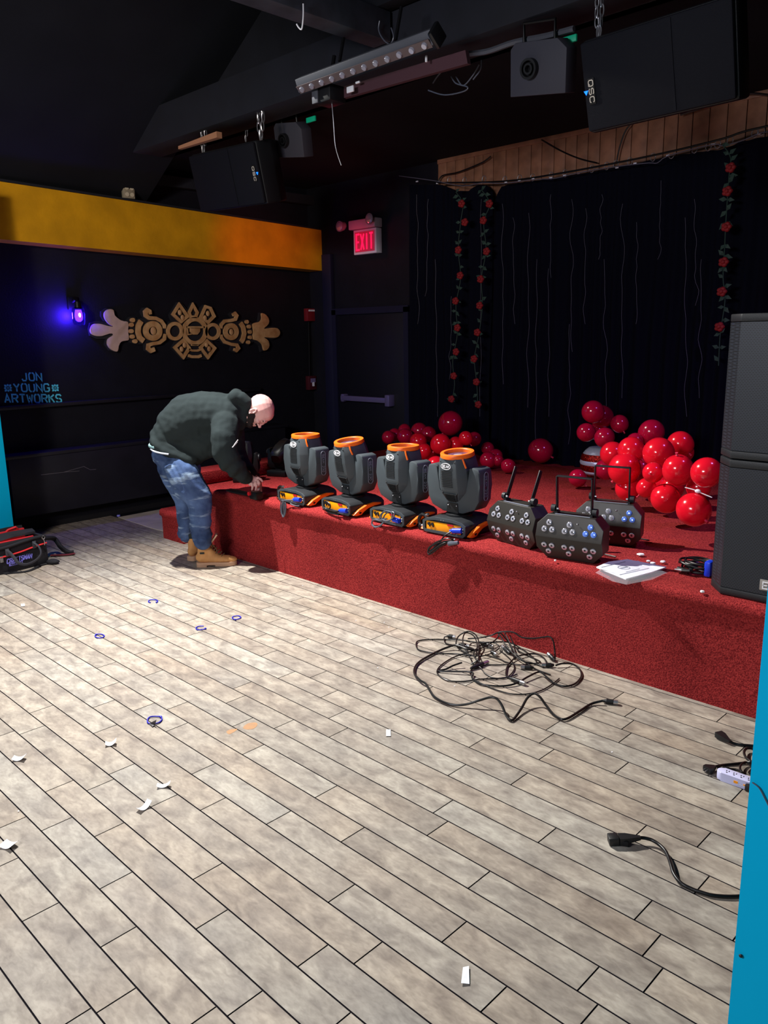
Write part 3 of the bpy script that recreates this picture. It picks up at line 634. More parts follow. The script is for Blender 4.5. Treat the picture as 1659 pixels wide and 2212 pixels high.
def garland(pts, label, seed, flowers):
    y = YB-.31; r_ = random.Random(seed)
    P = [aty(a, b, y) for a, b in pts]
    t = thing('rose_garland', tuple(P[-1]), 0, label, 'garland', 'silk rose garlands on the curtains')
    sp = spline(P, 5); MB().tube(sp, .004, 5).build('vine', 'leaf', t, world=True)
    for fx, fy in flowers:
        p = aty(fx, fy, y-.02); mb = MB()
        for k in range(5):
            a = k*2*PI/5; mb.sph((p.x+.02*math.cos(a), p.y, p.z+.02*math.sin(a)), (.022, .018, .018), u=8, v=6)
        mb.sph((p.x, p.y-.012, p.z), .018, u=8, v=6); mb.build('rose', 'rose', t, world=True)
    for i in range(0, len(sp), 2):
        for s_ in (-1, 1):
            if r_.random() < .35: continue
            p = sp[i]; a = r_.uniform(-.9, .9)+(0 if s_ > 0 else PI); L = r_.uniform(.05, .07)
            d = V((math.cos(a), r_.uniform(-.3, .1), math.sin(a))).normalized(); n_ = V((-d.z, 0, d.x)).normalized()
            c = V((0, -.008, 0))
            mb = MB(); q = [p, p+d*L*.4+n_*L*.28+c, p+d*L, p+d*L*.4-n_*L*.28+c]; q2 = [v+V((0, .002, 0)) for v in q]
            mb.loft([q, q2]).build('leaf', 'leaf', t, world=True)
garland([(985, 415), (1000, 440), (995, 480), (990, 540), (995, 600), (985, 660), (988, 720), (978, 780), (982, 830), (975, 870)], 'leftmost rose garland hanging on the left curtain panel', 1, [(997, 440), (1004, 480), (990, 540), (994, 595), (984, 650), (988, 708), (985, 760), (980, 812), (975, 862)])
garland([(1040, 410), (1058, 440), (1045, 480), (1050, 540), (1040, 600), (1042, 660), (1035, 720), (1025, 775), (1030, 830), (1032, 875)], 'rose garland hanging at the right edge of the left curtain panel', 2, [(1057, 440), (1044, 476), (1051, 543), (1038, 603), (1036, 660), (1031, 718), (1024, 775), (1029, 825), (1033, 874)])
garland([(1560, 312), (1578, 340), (1575, 380), (1572, 420), (1568, 480), (1565, 540), (1562, 600), (1566, 650), (1556, 720), (1552, 790)], 'rose garland hanging on the wide curtain above the loudspeaker stack', 3, [(1578, 362), (1571, 413), (1569, 490), (1563, 566), (1559, 630), (1554, 706)])
# ================================================================ RIGGING UNDER THE CEILING
def hung_speaker(pts, Y, label, depth, tilt, roll_label, tz, side=1):
    # pts: four front corners seen; real axis box facing the dance floor, tilted down
    tl_, bl_, br_, tr_ = [aty(x, y, Y) for x, y in pts]
    c = (tl_+bl_+br_+tr_)/4; w = ((tr_-tl_).length+(br_-bl_).length)/2; h = ((tl_-bl_).length+(tr_-br_).length)/2
    ang = math.atan2((tr_-tl_).z+(br_-bl_).z, (tr_-tl_).x+(br_-bl_).x)
    m = T(c) @ RX(tilt) @ RY(-ang)
    t = thing('hanging_speaker', c, 0, label, 'speaker', m=m)
    mb = MB().prism([(-w/2, 0), (w/2, 0), (w/2-.02, depth*.5), (w/2-.14, depth), (-w/2+.14, depth), (-w/2+.02, depth*.5)], -h/2, h/2, bev=.02)
    mb.build('cabinet', 'cabinet', t)
    MB().box((.0, -.012, 0), (w-.02, .03, h-.02), bev=.012).build('grille', 'grille', t)
    MB().box((w*.12, -.029, 0), (.012, .006, h-.04)).build('grille_rib', 'grille', t)
    bz = MB().box((side*(-w/2+.055), -.030, tz), (.035, .006, .12), bev=.002).build('badge', 'vent', t)
    mq = frame((side*(-w/2+.055), -.034, tz), (0, 0, -1), (1, 0, 0), (0, -1, 0))
    letters(MB(), 'QSC', .024, mq, thick=1.1, depth=.002, fit=.1).build('badge_lettering', mat('badge_silver', (225, 215, 200), .4, metal=.2) if 'badge_silver' not in bpy.data.materials else bpy.data.materials['badge_silver'], bz)
    MB().prism([(.0, -.012), (.012, .008), (-.012, .008)], 0, .003, frame((side*(-w/2+.022), -.028, tz), (1, 0, 0), (0, 0, 1), (0, -1, 0))).build('power_light', 'blue_led', t)
    return t, w, h
S1 = hung_speaker([(1258, 95), (1268, 288), (1600, 212), (1592, -10)], 3.86, 'large black loudspeaker hung sideways at upper right above the stage', .34, math.radians(15), '', -.02)
S2 = hung_speaker([(412, 335), (438, 462), (578, 430), (552, 315)], 4.02, 'black loudspeaker hung sideways at upper left near the yellow fascia', .32, math.radians(13), '', .0, -1)
def chain(px0, py0, px1, py1, Y, label, n, wob=.03, m='steel', closed_loop=False):
    a = aty(px0, py0, Y); b = aty(px1, py1, Y); mb = MB(); L = (b-a).length/n
    for i in range(n):
        for s_ in ((-1, 1) if closed_loop else (0,)):
            spread = s_*wob*math.sin(PI*(i+.6)/n)
            p = a+(b-a)*((i+.5)/n)+V((spread, 0, 0)); tw = (i % 2)*1.2+s_*.3
            pts = []
            for k in range(10):
                t_ = k*2*PI/10; lx = L*.28*math.cos(t_)*.75; lz = L*.66*math.sin(t_)
                pts.append(p+V((lx*math.cos(tw), lx*math.sin(tw), lz)))
            mb.tube(pts, L*.085, 5, closed=True)
    return tag(mb.build('chain', m), label, 'chain', 'rigging chains')
chain(441, 248, 438, 330, 4.0, 'zinc chain holding the left end of the upper left loudspeaker', 5, closed_loop=True)
chain(563, 208, 563, 300, 4.0, 'zinc chain holding the right end of the upper left loudspeaker', 5, closed_loop=True)
chain(535, 270, 530, 305, 4.25, 'short dull chain behind the upper left loudspeaker', 3, m='steel_dull')
chain(1296, -30, 1293, 78, 3.86, 'zinc chain hanging at the top of the upper right loudspeaker', 5, wob=.015, closed_loop=True)
# LED bar
a, b = aty(650, 184, 3.6), aty(941, 78, 3.6)
bar = thing('led_bar', (a+b)/2, 0, 'silver grey LED batten light with row of small lenses under the ceiling', 'stage light')
L_ = (b-a).length; dx = (b-a).normalized(); dz = V((0, -.55, .85)).normalized(); dz = (dz-dx*dz.dot(dx)).normalized(); dy = dz.cross(dx)
mf = frame((a+b)/2, dx, dy, dz)
M['bar_grey'] = mat('bar_grey', (84, 86, 94), .5, metal=.2); M['bar_face'] = mat('bar_face', (96, 84, 84), .5)
MB().prism([(-.045, -.03), (.03, -.045), (.055, .0), (.04, .04), (-.03, .045)], -L_/2, L_/2, mf @ RY(PI/2) @ RZ(PI/2), bev=.004).build('housing', 'bar_grey', bar, world=True)
# lens row on the underside facing the dance floor
und = V((0, -.62, -.78)).normalized(); c_ = (a+b)/2+und*.048
fm = frame(c_, dx, und.cross(dx).normalized(), und)
MB().box((0, 0, 0), (L_-.02, .05, .006), fm).build('lens_plate', 'bar_face', bar, world=True)
for i in range(12):
    MB().lathe([(.018, .0), (.018, .010), (.015, .014), (.004, .014)], fm @ T((-L_/2+.05+i*(L_-.1)/11, 0, .002)), 14).build('lens', 'lens', bar, world=True)
MB().box((L_/2+.01, 0, -.05), (.03, .1, .1), fm, bev=.01).build('end_cap', 'blk', bar, world=True)
MB().box((-L_/2+.12, .035, -.06), (.08, .02, .02), fm).build('sticker', 'paper', bar, world=True) if False else None
for k_ in (-.22, .25): MB().tube([c_+dx*k_+V((0, .05, .1)), c_+dx*k_+V((0, .1, .28))], .01).build('mount_arm', 'blk_metal', bar, world=True)
# maroon board under the bar
p0, p1, p2, p3 = aty(738, 213, 3.75), aty(1010, 137, 3.75), aty(1005, 108, 3.75), aty(738, 188, 3.75)
tag(MB().loft([[p0, p1, p2, p3], [v+V((0, .03, 0)) for v in (p0, p1, p2, p3)]]).build('hanging_board', 'reddish_board'), 'long maroon board hanging just below the LED batten', 'board')
# small projector like box with bracket
c = aty(712, 207, 3.7)
bx = thing('effect_light', c, 0, 'small silver cornered effect light hanging below the LED batten', 'stage light')
MB().box(c, (.16, .14, .10), RX(0), bev=.012).build('body', 'blk', bx, world=True)
MB().box(c+V((-.052, -.075, .0)), (.055, .012, .095), bev=.003).build('front_plate', 'bar_grey', bx, world=True)
MB().cyl(c+V((-.0, 0, .05)), c+V((0, .05, .24)), .012).build('mount_arm', 'blk_metal', bx, world=True)
MB().tube(spline([c+V((.02, 0, -.05)), c+V((.03, 0, -.16)), c+V((.02, .02, -.3)), c+V((.07, .02, -.42))], 4), .003, 6).build('cord', 'steel_dull', bx, world=True)
# two square blinders
def blinder(px, py, w, h, Y, rz_, label):
    c = aty(px, py, Y); t = thing('blinder_light', c, 0, label, 'stage light', m=T(c) @ RY(math.radians(-rz_)) @ RX(math.radians(12)))
    MB().prism([(-w/2, -h/2), (w/2, -h/2), (w/2, h/2-.05), (w/2-.06, h/2), (-w/2+.03, h/2), (-w/2, h/2-.03)], 0, .1, frame((0, 0.1, 0), (1, 0, 0), (0, 0, 1), (0, -1, 0)), bev=.005).build('housing', mat('blinder_grey', (54, 54, 64), .7) if 'blinder_grey' not in bpy.data.materials else bpy.data.materials['blinder_grey'], t)
    for r0, r1 in ((.052, .040), (.028, .018)):
        MB().lathe([(r0, 0), (r0, .03), (r1, .03), (r1, .0)], frame((-w*.12, 0, 0), (1, 0, 0), (0, 0, 1), (0, -1, 0))).build('lens_ring', 'blk', t)
    MB().tube([(-w*.35, .05, h/2-.02), (-w*.35, .05, h/2+.09), (w*.2, .05, h/2+.09), (w*.2, .05, h/2-.02)], .009, 6).build('yoke', 'blk_metal', t)
blinder(623, 303, .34, .25, 4.3, -8, 'dark grey square blinder with ringed lens beside the upper left loudspeaker')
blinder(1161, 147, .36, .26, 3.95, -8, 'dark grey square blinder with ringed lens beside the upper right loudspeaker')
for px, py, Y, lb in ((672, 258, 4.2, 'left'), (1228, 86, 4.05, 'right')):
    c = aty(px, py, Y); tag(MB().box(c, (.10, .015, .035), RX(0), bev=.003).build('green_tag', 'green_tag'), 'small green tag glowing under the ceiling beam at the %s' % ('upper left' if lb == 'left' else 'upper right'), 'tag')
a, b = aty(385, 319, 3.92), aty(468, 291, 3.92)
tag(MB().loft([[a+V((0, 0, -.012)), a+V((0, .03, -.012)), a+V((0, .03, .012)), a+V((0, 0, .012))], [b+V((0, 0, -.02)), b+V((0, .05, -.02)), b+V((0, .05, .025)), b+V((0, 0, .025))]]).build('wood_stick', 'stain'), 'bare wooden stick lying behind the left chain under the ceiling', 'stick')
def loose(pts, Y, r, m, name, label, cat='cable'):
    return tag(MB().tube(spline([aty(x, y, Y) for x, y in pts], 5), r, 6).build(name, m), label, cat)
loose([(655, 8), (655, 35), (652, 62), (646, 60), (641, 52)], 3.2, .004, 'white', 'hanging_string', 'white hooked string dangling from the grey beam at the top', 'string')
loose([(946, 398), (955, 380), (990, 372), (1040, 352), (1060, 338)], YB-.09, .007, 'cable', 'wall_cable', 'dark cable drooping across the left end of the pine boards')
loose([(1170, 302), (1210, 325), (1250, 342), (1290, 352)], YB-.09, .007, 'cable', 'wall_cable', 'dark cable sloping down across the middle of the pine boards')
loose([(1365, 265), (1350, 285), (1338, 320), (1332, 350)], YB-.10, .006, 'cable', 'wall_cable', 'dark cable hanging from the big loudspeaker over the pine boards')
loose([(1470, 248), (1520, 232), (1580, 210), (1620, 202), (1659, 205)], YB-.10, .009, 'cable', 'wall_cable', 'dark cable along the top of the pine boards at far right')
for i, (pts, lb) in enumerate([([(935, 180), (945, 165), (960, 150), (985, 140), (1005, 120)], 'left'), ([(925, 195), (960, 205), (1000, 198), (1010, 188), (985, 180), (975, 165)], 'lower'), ([(1040, 130), (1038, 150), (1025, 168), (1022, 172)], 'right'), ([(985, 165), (1000, 185), (1020, 165), (1035, 140)], 'middle')]):
    loose(pts, 3.95, .004, 'cable_grey', 'dangling_cable', 'thin grey cable looping below the maroon board, %s strand of the tangle' % lb)
loose([(820, 45), (818, 65), (828, 85), (842, 95), (850, 80), (845, 60)], 3.8, .004, 'cable_grey', 'dangling_cable', 'thin grey cable hanging in a loop above the LED batten')
loose([(990, 118), (1050, 112), (1110, 92), (1180, 78), (1240, 62)], 4.0, .016, 'bar_grey', 'truss_pipe', 'dull steel pipe running behind the right blinder', 'pipe')
for (px, py, w, h, lb) in ((757, 193, .06, .035, 'white label plug hanging under the middle of the LED batten'), (773, 178, .035, .012, 'small white clip under the LED batten left of the maroon board'), (921, 127, .012, .035, 'small pale lamp tip hanging under the right end of the LED batten')):
    c = aty(px, py, 3.7); tag(MB().box(c, (w, .012, h), bev=.003).build('hanging_clip', 'paper'), lb, 'clip')
# ================================================================ MOVING HEADS
FY = Matrix(((1, 0, 0, 0), (0, 0, -1, 0), (0, 1, 0, 0), (0, 0, 0, 1)))   # local x right, y up, z towards -Y (audience)
def FM(x, y, z): return T(x, y, z) @ FY
def octa(hx, hy, z, cut=.42):
    cx_, cy_ = hx*cut, hy*cut
    return [(hx-cx_, -hy, z), (hx, -hy+cy_, z), (hx, hy-cy_, z), (hx-cx_, hy, z), (-hx+cx_, hy, z), (-hx, hy-cy_, z), (-hx, -hy+cy_, z), (-hx+cx_, -hy, z)]
def moving_head(label):
    t = thing('moving_head_light', (0, 0, 0), 0, label, 'stage light', 'moving head lights in a row on the stage edge')
    # base: y=0 is its front face, it runs back to y=.30
    b = MB(); W = .165
    prof = [(-W, .012), (W, .012), (W, .085), (W-.03, .104), (.07, .116), (-.07, .116), (-W+.03, .104), (-W, .085)]
    b.prism(prof, -.30, 0, FM(0, 0, 0), bev=.008)
    for x in (-.12, .12):
        for y in (.04, .26): b.cyl((x, y, 0), (x, y, .015), .018)
    base = b.build('base', 'charcoal_dark', t)
    MB().ribbon([(-W+.008, .03), (-W+.008, .082), (-W+.034, .098), (-.07, .108), (.07, .108), (W-.034, .098), (W-.008, .082), (W-.008, .03), (W-.02, .018), (-W+.02, .018)], .018, 0, .010, FM(0, 0, 0), closed=True).build('bezel', 'charcoal', base)
    MB().box((-.005, -.003, .056), (.27, .004, .058), bev=.001).build('connector_panel', 'amber', base)
    for x in (-.115, -.088):
        MB().cyl((x, -.012, .066), (x, -.002, .066), .0105).box((x+.006, -.008, .054), (.010, .006, .014)).build('data_socket', 'blk', base)
    MB().box((.052, -.006, .079), (.045, .006, .012)).build('red_switch', 'red_plastic', base)
    MB().box((.118, -.009, .042), (.035, .010, .022), bev=.003).box((.075, -.009, .036), (.03, .008, .018), bev=.003).build('orange_fuse', 'orange', base)
    MB().sph((.15, -.010, .05), .006).sph((.15, -.010, .066), .006).sph((-.02, -.006, .104), .005).sph((.0, -.006, .104), .005).build('screw', 'steel', base)
    for s_ in (-1, 1):   # swept orange carry handle on each side of the base
        pl = [(.0, .018), (.05, .05), (.12, .078), (.19, .088), (.25, .08), (.245, .066), (.19, .070), (.13, .058), (.09, .036), (.075, .012), (.03, .008)]
        mh = Matrix(((0, 0, s_, 0), (1, 0, 0, 0), (0, 1, 0, 0), (0, 0, 0, 1)))
        hd = MB().prism(pl, W+.004, W+.030, mh, bev=.004).build('carry_handle', 'orange', t)
        MB().prism([(.045, .03), (.06, .038), (.072, .032), (.06, .02)], W+.0305, W+.032, mh).build('handle_slot', 'blk', hd)
    MB().lathe([(.085, .112), (.085, .128), (.06, .134), (.06, .15)], T(0, .15, 0), 28).build('pan_collar', 'blk', t)
    # yoke (pans with the head): U shape, .13 deep
    yk = []
    O = [(-.075, .142), (.075, .142), (.165, .178), (.198, .24), (.203, .34), (.200, .43), (.192, .452), (.15, .462), (.118, .452), (.114, .30), (.108, .282), (.045, .212), (-.045, .212), (-.108, .282), (-.114, .30), (-.118, .452), (-.15, .462), (-.192, .452), (-.200, .43), (-.203, .34), (-.198, .24), (-.165, .178)]
    y_ = MB().prism(O, -.215, -.085, FM(0, 0, 0), bev=.010).build('yoke', 'charcoal', t)
    MB().prism([(-.045, .143), (.045, .143), (.040, .209), (-.040, .209)], 0, .004, FM(0, .085, 0)).build('yoke_plate', 'blk', y_)
    MB().sph((-.030, .079, .192), .005).sph((.034, .079, .192), .005).build('screw', 'steel', y_)
    for s_ in (-1, 1):  # outline oval and the model lettering on the outer arm face
        ms = Matrix(((0, 0, s_, s_*.203), (s_, 0, 0, .15), (0, 1, 0, .335), (0, 0, 0, 1)))
        bd = MB().ribbon([(.020*math.cos(a), .075+.02*math.sin(a)) for a in [i*PI/8 for i in range(9)]]+[(.020*math.cos(a), -.075+.02*math.sin(a)) for a in [PI+i*PI/8 for i in range(9)]], .0035, 0, .003, ms, closed=True).build('arm_badge', 'print', y_)
        letters(MB(), 'BEAM 230', .017, ms @ RZ(-PI/2), thick=.8, depth=.003, fit=.14).build('lettering', 'print', bd)
        MB().cyl((s_*.11, .15, .38), (s_*.125, .15, .38), .05).build('tilt_axle', 'blk', y_)
    # head
    rings = [octa(.050, .055, .205), octa(.082, .088, .240), octa(.108, .104, .285), octa(.112, .108, .31), octa(.112, .110, .40), octa(.106, .105, .46), octa(.095, .096, .525)]
    rings = [[(x, y+.15, z) for x, y, z in r] for r in rings]
    hb = MB().loft(rings); bmesh.ops.bevel(hb.bm, geom=hb.bm.edges[:], offset=.004, segments=2, profile=.5, affect='EDGES')
    head = hb.build('head', 'charcoal', t, smooth=30)
    # lower rear cover, darker, standing proud
    MB().loft([[(x*.80, (y-.15)*1.0+.142, z) for x, y, z in r] for r in (rings[0], rings[1], rings[2])]).build('rear_cover', 'charcoal_dark', head)
    def fy(z):  # front surface depth at height z
        zs = [(r[0][2], r[0][1]) for r in rings]
        for (a, ya), (b_, yb) in zip(zs, zs[1:]):
            if a <= z <= b_: return ya+(yb-ya)*(z-a)/(b_-a)
        return zs[-1][1]
    v = MB()
    for i in range(10):
        z = .335+i*.0118; v.box((-.012, fy(z)-.001, z), (.078, .005, .0045))
    v.build('vent_slots', 'vent', head)
    v = MB()
    for i in range(8):
        z = .226+i*.0085; w_ = .055+.0028*i; v.box((.0, fy(z)-.0095, z), (w_, .004, .0035))
    v.build('rear_vent_slots', 'vent', head)
    zb = .475; mb_ = frame((-.014, fy(zb)-.0015, zb), (1, 0, 0), (0, .09, 1), (0, -1, .09))
    ov = MB().prism([(.036*math.cos(a), .019*math.sin(a)) for a in [i*PI/12 for i in range(24)]], 0, .002, mb_).build('badge', 'blk', head)
    MB().ribbon([(.036*math.cos(a), .020*math.sin(a)) for a in [i*PI/12 for i in range(24)]], .004, 0, .004, mb_, closed=True).build('badge_ring', 'white', ov)
    letters(MB(), 'BEAM', .017, mb_ @ T(0, 0, .0015), thick=1.3, depth=.0025, fit=.05).build('lettering', 'white', ov)
    MB().sph((.05, fy(.51)-.002, .505), (.006, .003, .004)).sph((-.06, fy(.51)-.0, .505), (.005, .003, .004)).sph((-.055, fy(.29)-.004, .29), (.005, .003, .005)).sph((.055, fy(.29)-.004, .29), (.005, .003, .005)).build('screw', 'blk', head)
    rg = MB(); n = 40
    rg.lathe([(.080, .522), (.104, .520), (.106, .524), (.106, .548), (.103, .552), (.082, .552), (.080, .548)], T(0, .15, 0), n); 
    rg = MB(); prof = [(.082, .521), (.103, .521), (.106, .524), (.106, .547), (.103, .551), (.085, .551), (.082, .548)]
    R_ = [[rg.bm.verts.new((r*math.cos(2*PI*i/n), .15+r*math.sin(2*PI*i/n), z)) for i in range(n)] for r, z in prof]
    for a, c in zip(R_, R_[1:]+R_[:1]):
        for i in range(n): rg.bm.faces.new((a[i], a[(i+1) % n], c[(i+1) % n], c[i]))
    ring = rg.build('lens_ring', 'orange', head)
    MB().tube([(.088, .085, .525), (.100, .080, .50), (.108, .085, .465)], .006, 6).build('ring_strap', 'orange', ring)
    MB().lathe([(.001, .534), (.06, .531), (.081, .526), (.081, .520), (.001, .520)], T(0, .15, 0), 28).build('front_lens', 'glass', head)
    MB().lathe([(.001, .5365), (.03, .5355), (.036, .5345)], T(.01, .15, 0), 16).build('lens_core', 'lens', head) if False else MB().sph((.01, .14, .531), (.03, .03, .006)).build('lens_core', 'lens', head)
    return t
HX = [(-4.575, 3.645, -3), (-4.075, 3.64, -6), (-3.575, 3.64, -4), (-3.10, 3.655, 2)]
HL = ['grey orange-ringed moving head light, first in the row, nearest the bending man', 'grey orange-ringed moving head light, second from the man, black cord curled at its panel',
      'grey orange-ringed moving head light, third from the man, grey cord looped over its panel', 'grey orange-ringed moving head light, last in the row, beside the black LED lights']
MH0 = moving_head(HL[0])
heads = []
tilts = [(0, 0), (-9, 0), (0, 0), (-7, 0)]
for i, ((x, y, a), lb) in enumerate(zip(HX, HL)):
    mm = T(x, y, ZS+.004) @ RZ(math.radians(a)) @ Matrix.Diagonal((1, 1, .925, 1))
    if i == 0: o = MH0; o.matrix_basis = mm; MW[o.name] = mm
    else: o = copytree(MH0, mm, lb)
    heads.append(o)
    for ch in COL.objects:
        if ch.parent == o and ch.name.startswith('head'):
            p = V((0, .15, .38)); ch.matrix_basis = T(p) @ RX(math.radians(-tilts[i][0])) @ T(-p)
# --- cords of the moving heads
def bundle(mbpts, r, m, name, label, plug=None, plug2=None, cat='cable'):
    t = thing(name, mbpts[0][0], 0, label, cat)
    mb = MB()
    for pts in mbpts: mb.tube(spline(pts, 6), r, 7)
    mb.build('cord', m, t, world=True)
    if plug: 
        a, b = plug; d = (V(b)-V(a)); k = MB().cyl(a, V(a)+d*.75, .0165, .0165, 14); k.cyl(V(a)+d*.75, b, .013, .008, 12).build('plug', 'blue_plug', t, world=True)
    if plug2:
        a, b = plug2; MB().cyl(a, b, .014, .011, 8).build('mains_plug', 'cable_grey', t, world=True)
    return t
def hl(i, x, y, z): return HMAT[i] @ V((x, y, z))
HMAT = [T(x, y, ZS+.004) @ RZ(math.radians(a)) @ Matrix.Diagonal((1, 1, .925, 1)) for x, y, a in HX]
def loops(i, cx, cz, y, rx, rz_, n, tilt=0, dx=.012, start=None):
    pts = [start] if start is not None else []
    for k in range(int(n*10)):
        a = k*2*PI/10+PI/2; w = k/10
        x = rx*math.cos(a)+dx*math.sin(w*2.1); z = rz_*math.sin(a)+.008*math.cos(w*3)
        pts.append(hl(i, cx+x*math.cos(tilt)-z*math.sin(tilt), y-.006*math.sin(w*4), cz+x*math.sin(tilt)+z*math.cos(tilt)))
    return pts
p0 = hl(0, .085, -.03, .052)
bundle([loops(0, -.015, -.03, -.07, .020, .062, 4, -.15, start=p0), [p0, hl(0, .05, -.05, .02), hl(0, .10, -.04, .008), hl(0, .14, -.035, .012)]], .0045, 'cable_grey', 'mains_cable', 'grey cord bundled and hanging over the stage edge below the first moving head', plug=(hl(0, .135, -.022, .058), hl(0, .055, -.030, .050)))
p0 = hl(1, .09, -.03, .045)
bundle([[p0, hl(1, .02, -.035, .015), hl(1, -.06, -.035, .02), hl(1, -.10, -.03, .05), hl(1, -.09, -.03, .085), hl(1, -.04, -.03, .075), hl(1, -.03, -.032, .045), hl(1, -.08, -.034, .018), hl(1, -.03, -.04, .008), hl(1, .08, -.04, .01)], [p0, hl(1, .04, -.04, .03), hl(1, -.07, -.04, .028), hl(1, -.115, -.035, .018)]], .0045, 'cable', 'mains_cable', 'black cord curled in front of the second moving head base', plug=(hl(1, .15, -.022, .050), hl(1, .07, -.030, .042)))
bundle([loops(2, .05, .075, -.045, .062, .032, 2.5, .5), [hl(2, .03, -.045, .05), hl(2, -.02, -.05, .035), hl(2, -.08, -.05, .03), hl(2, -.10, -.05, .0), hl(2, -.06, -.06, -.02), hl(2, -.01, -.05, .0), hl(2, .02, -.045, .04)], [hl(2, .04, -.04, .055), hl(2, -.03, -.045, .045), hl(2, -.095, -.05, .02), hl(2, -.09, -.055, -.015), hl(2, -.03, -.055, -.01), hl(2, .01, -.04, .03)]], .0045, 'cable_grey', 'mains_cable', 'grey cord looped in a figure of eight on the third moving head base', plug=(hl(2, .14, -.022, .052), hl(2, .07, -.028, .058)))
p0 = hl(3, .09, -.035, .055)
bundle([[p0, hl(3, .05, -.06, .02), hl(3, .02, -.075, -.03), hl(3, -.02, -.08, -.075), hl(3, -.06, -.08, -.10), hl(3, -.05, -.085, -.07), hl(3, .02, -.085, -.03), hl(3, .10, -.08, -.0), hl(3, .13, -.07, -.005)],
        [hl(3, .12, -.06, .0), hl(3, .04, -.08, -.045), hl(3, -.04, -.085, -.115), hl(3, -.065, -.08, -.10), hl(3, -.01, -.08, -.035), hl(3, .08, -.08, .01), hl(3, .12, -.065, .01)],
        [hl(3, .13, -.06, .01), hl(3, .05, -.09, -.03), hl(3, -.03, -.09, -.095), hl(3, -.05, -.09, -.12), hl(3, .0, -.085, -.055), hl(3, .09, -.07, -.01)]], .0048, 'cable', 'mains_cable', 'black cord bundle hanging over the stage edge below the last moving head', plug=(hl(3, .15, -.022, .062), hl(3, .07, -.035, .052)), plug2=(hl(3, .10, -.085, -.02), hl(3, .17, -.08, .0)))
# --- black clamps beside heads (left of heads 1 and 4)
def clamp(i, label):
    t = thing('truss_clamp', hl(i, -.21, .06, 0), 0, label, 'clamp')
    MB().tube([hl(i, -.21+.035*math.cos(a), .05, .06+.045*math.sin(a)) for a in [.6+k*4.6/8 for k in range(9)]], .012, 6).box(hl(i, -.21, .05, .015), (.06, .04, .03), bev=.004).build('jaw', 'blk_metal', t, world=True)
    MB().cyl(hl(i, -.19, .05, .10), hl(i, -.16, .04, .115), .008).sph(hl(i, -.20, .03, .03), .011).build('bolt', 'steel', t, world=True)
clamp(0, 'black truss clamp lying left of the first moving head, next to the hand')
clamp(3, 'black truss clamp lying between the third and last moving heads')
# ================================================================ SMALL DARK MOVING HEADS BEHIND THE MAN
def mini_head(m, label, tilt, parts=True):
    t = thing('small_moving_head', (0, 0, 0), 0, label, 'stage light', 'small dark moving heads at the left of the stage', m=m)
    MB().prism([(-.13, -.13), (.13, -.13), (.13, .13), (-.13, .13)], 0, .07, bev=.012).build('base', 'blk', t)
    MB().cyl((0, 0, .07), (0, 0, .085), .07).build('pan_collar', 'blk', t)
    MB().prism([(-.14, .085), (.14, .085), (.16, .14), (.16, .30), (.14, .33), (.11, .33), (.105, .15), (-.105, .15), (-.11, .33), (-.14, .33), (-.16, .30), (-.16, .14)], -.05, .05, FM(0, 0, 0), bev=.012).build('yoke', 'blk', t)
    for s_ in (-1, 1): MB().cyl((s_*.155, 0, .27), (s_*.172, 0, .27), .045).lathe([(.03, 0), (.038, .006), (.03, .008)], frame((s_*.172, 0, .27), (0, 1, 0), (0, 0, s_), (s_, 0, 0)), 20).build('tilt_cap', 'charcoal_dark', t)
    mm = T(0, 0, .27) @ RX(tilt)
    h = MB(); h.loft([[tuple(mm @ V(p)) for p in octa(a, b, z)] for a, b, z in ((.055, .055, -.13), (.088, .085, -.09), (.095, .095, .03), (.085, .085, .11), (.075, .075, .16))]); h.build('head', 'blk', t)
    MB().cyl(mm @ V((0, 0, .155)), mm @ V((0, 0, .185)), .082, .078, 28).build('lens_ring', 'charcoal_dark', t)
    MB().cyl(mm @ V((0, 0, .18)), mm @ V((0, 0, .188)), .062, .06, 24).build('lens', 'glass', t)
    return t
a = atz(570, 1030, ZS); mini_head(T(a.x+.05, a.y+.16, ZS) @ RZ(math.radians(20)) @ Matrix.Scale(.75, 4), 'small dark moving head with tilted lens standing behind the man\'s hand', math.radians(-60))
a = atz(512, 1042, ZS); mini_head(T(a.x+.0, a.y+.10, ZS) @ RZ(math.radians(40)) @ Matrix.Scale(.75, 4), 'small dark moving head mostly hidden behind the man\'s forearm', math.radians(-10))
a = atz(610, 1036, ZS); mini_head(T(a.x+.06, a.y+.22, ZS) @ RZ(math.radians(-15)) @ Matrix.Scale(.75, 4), 'small dark moving head partly hidden behind the first orange ringed light', math.radians(5))
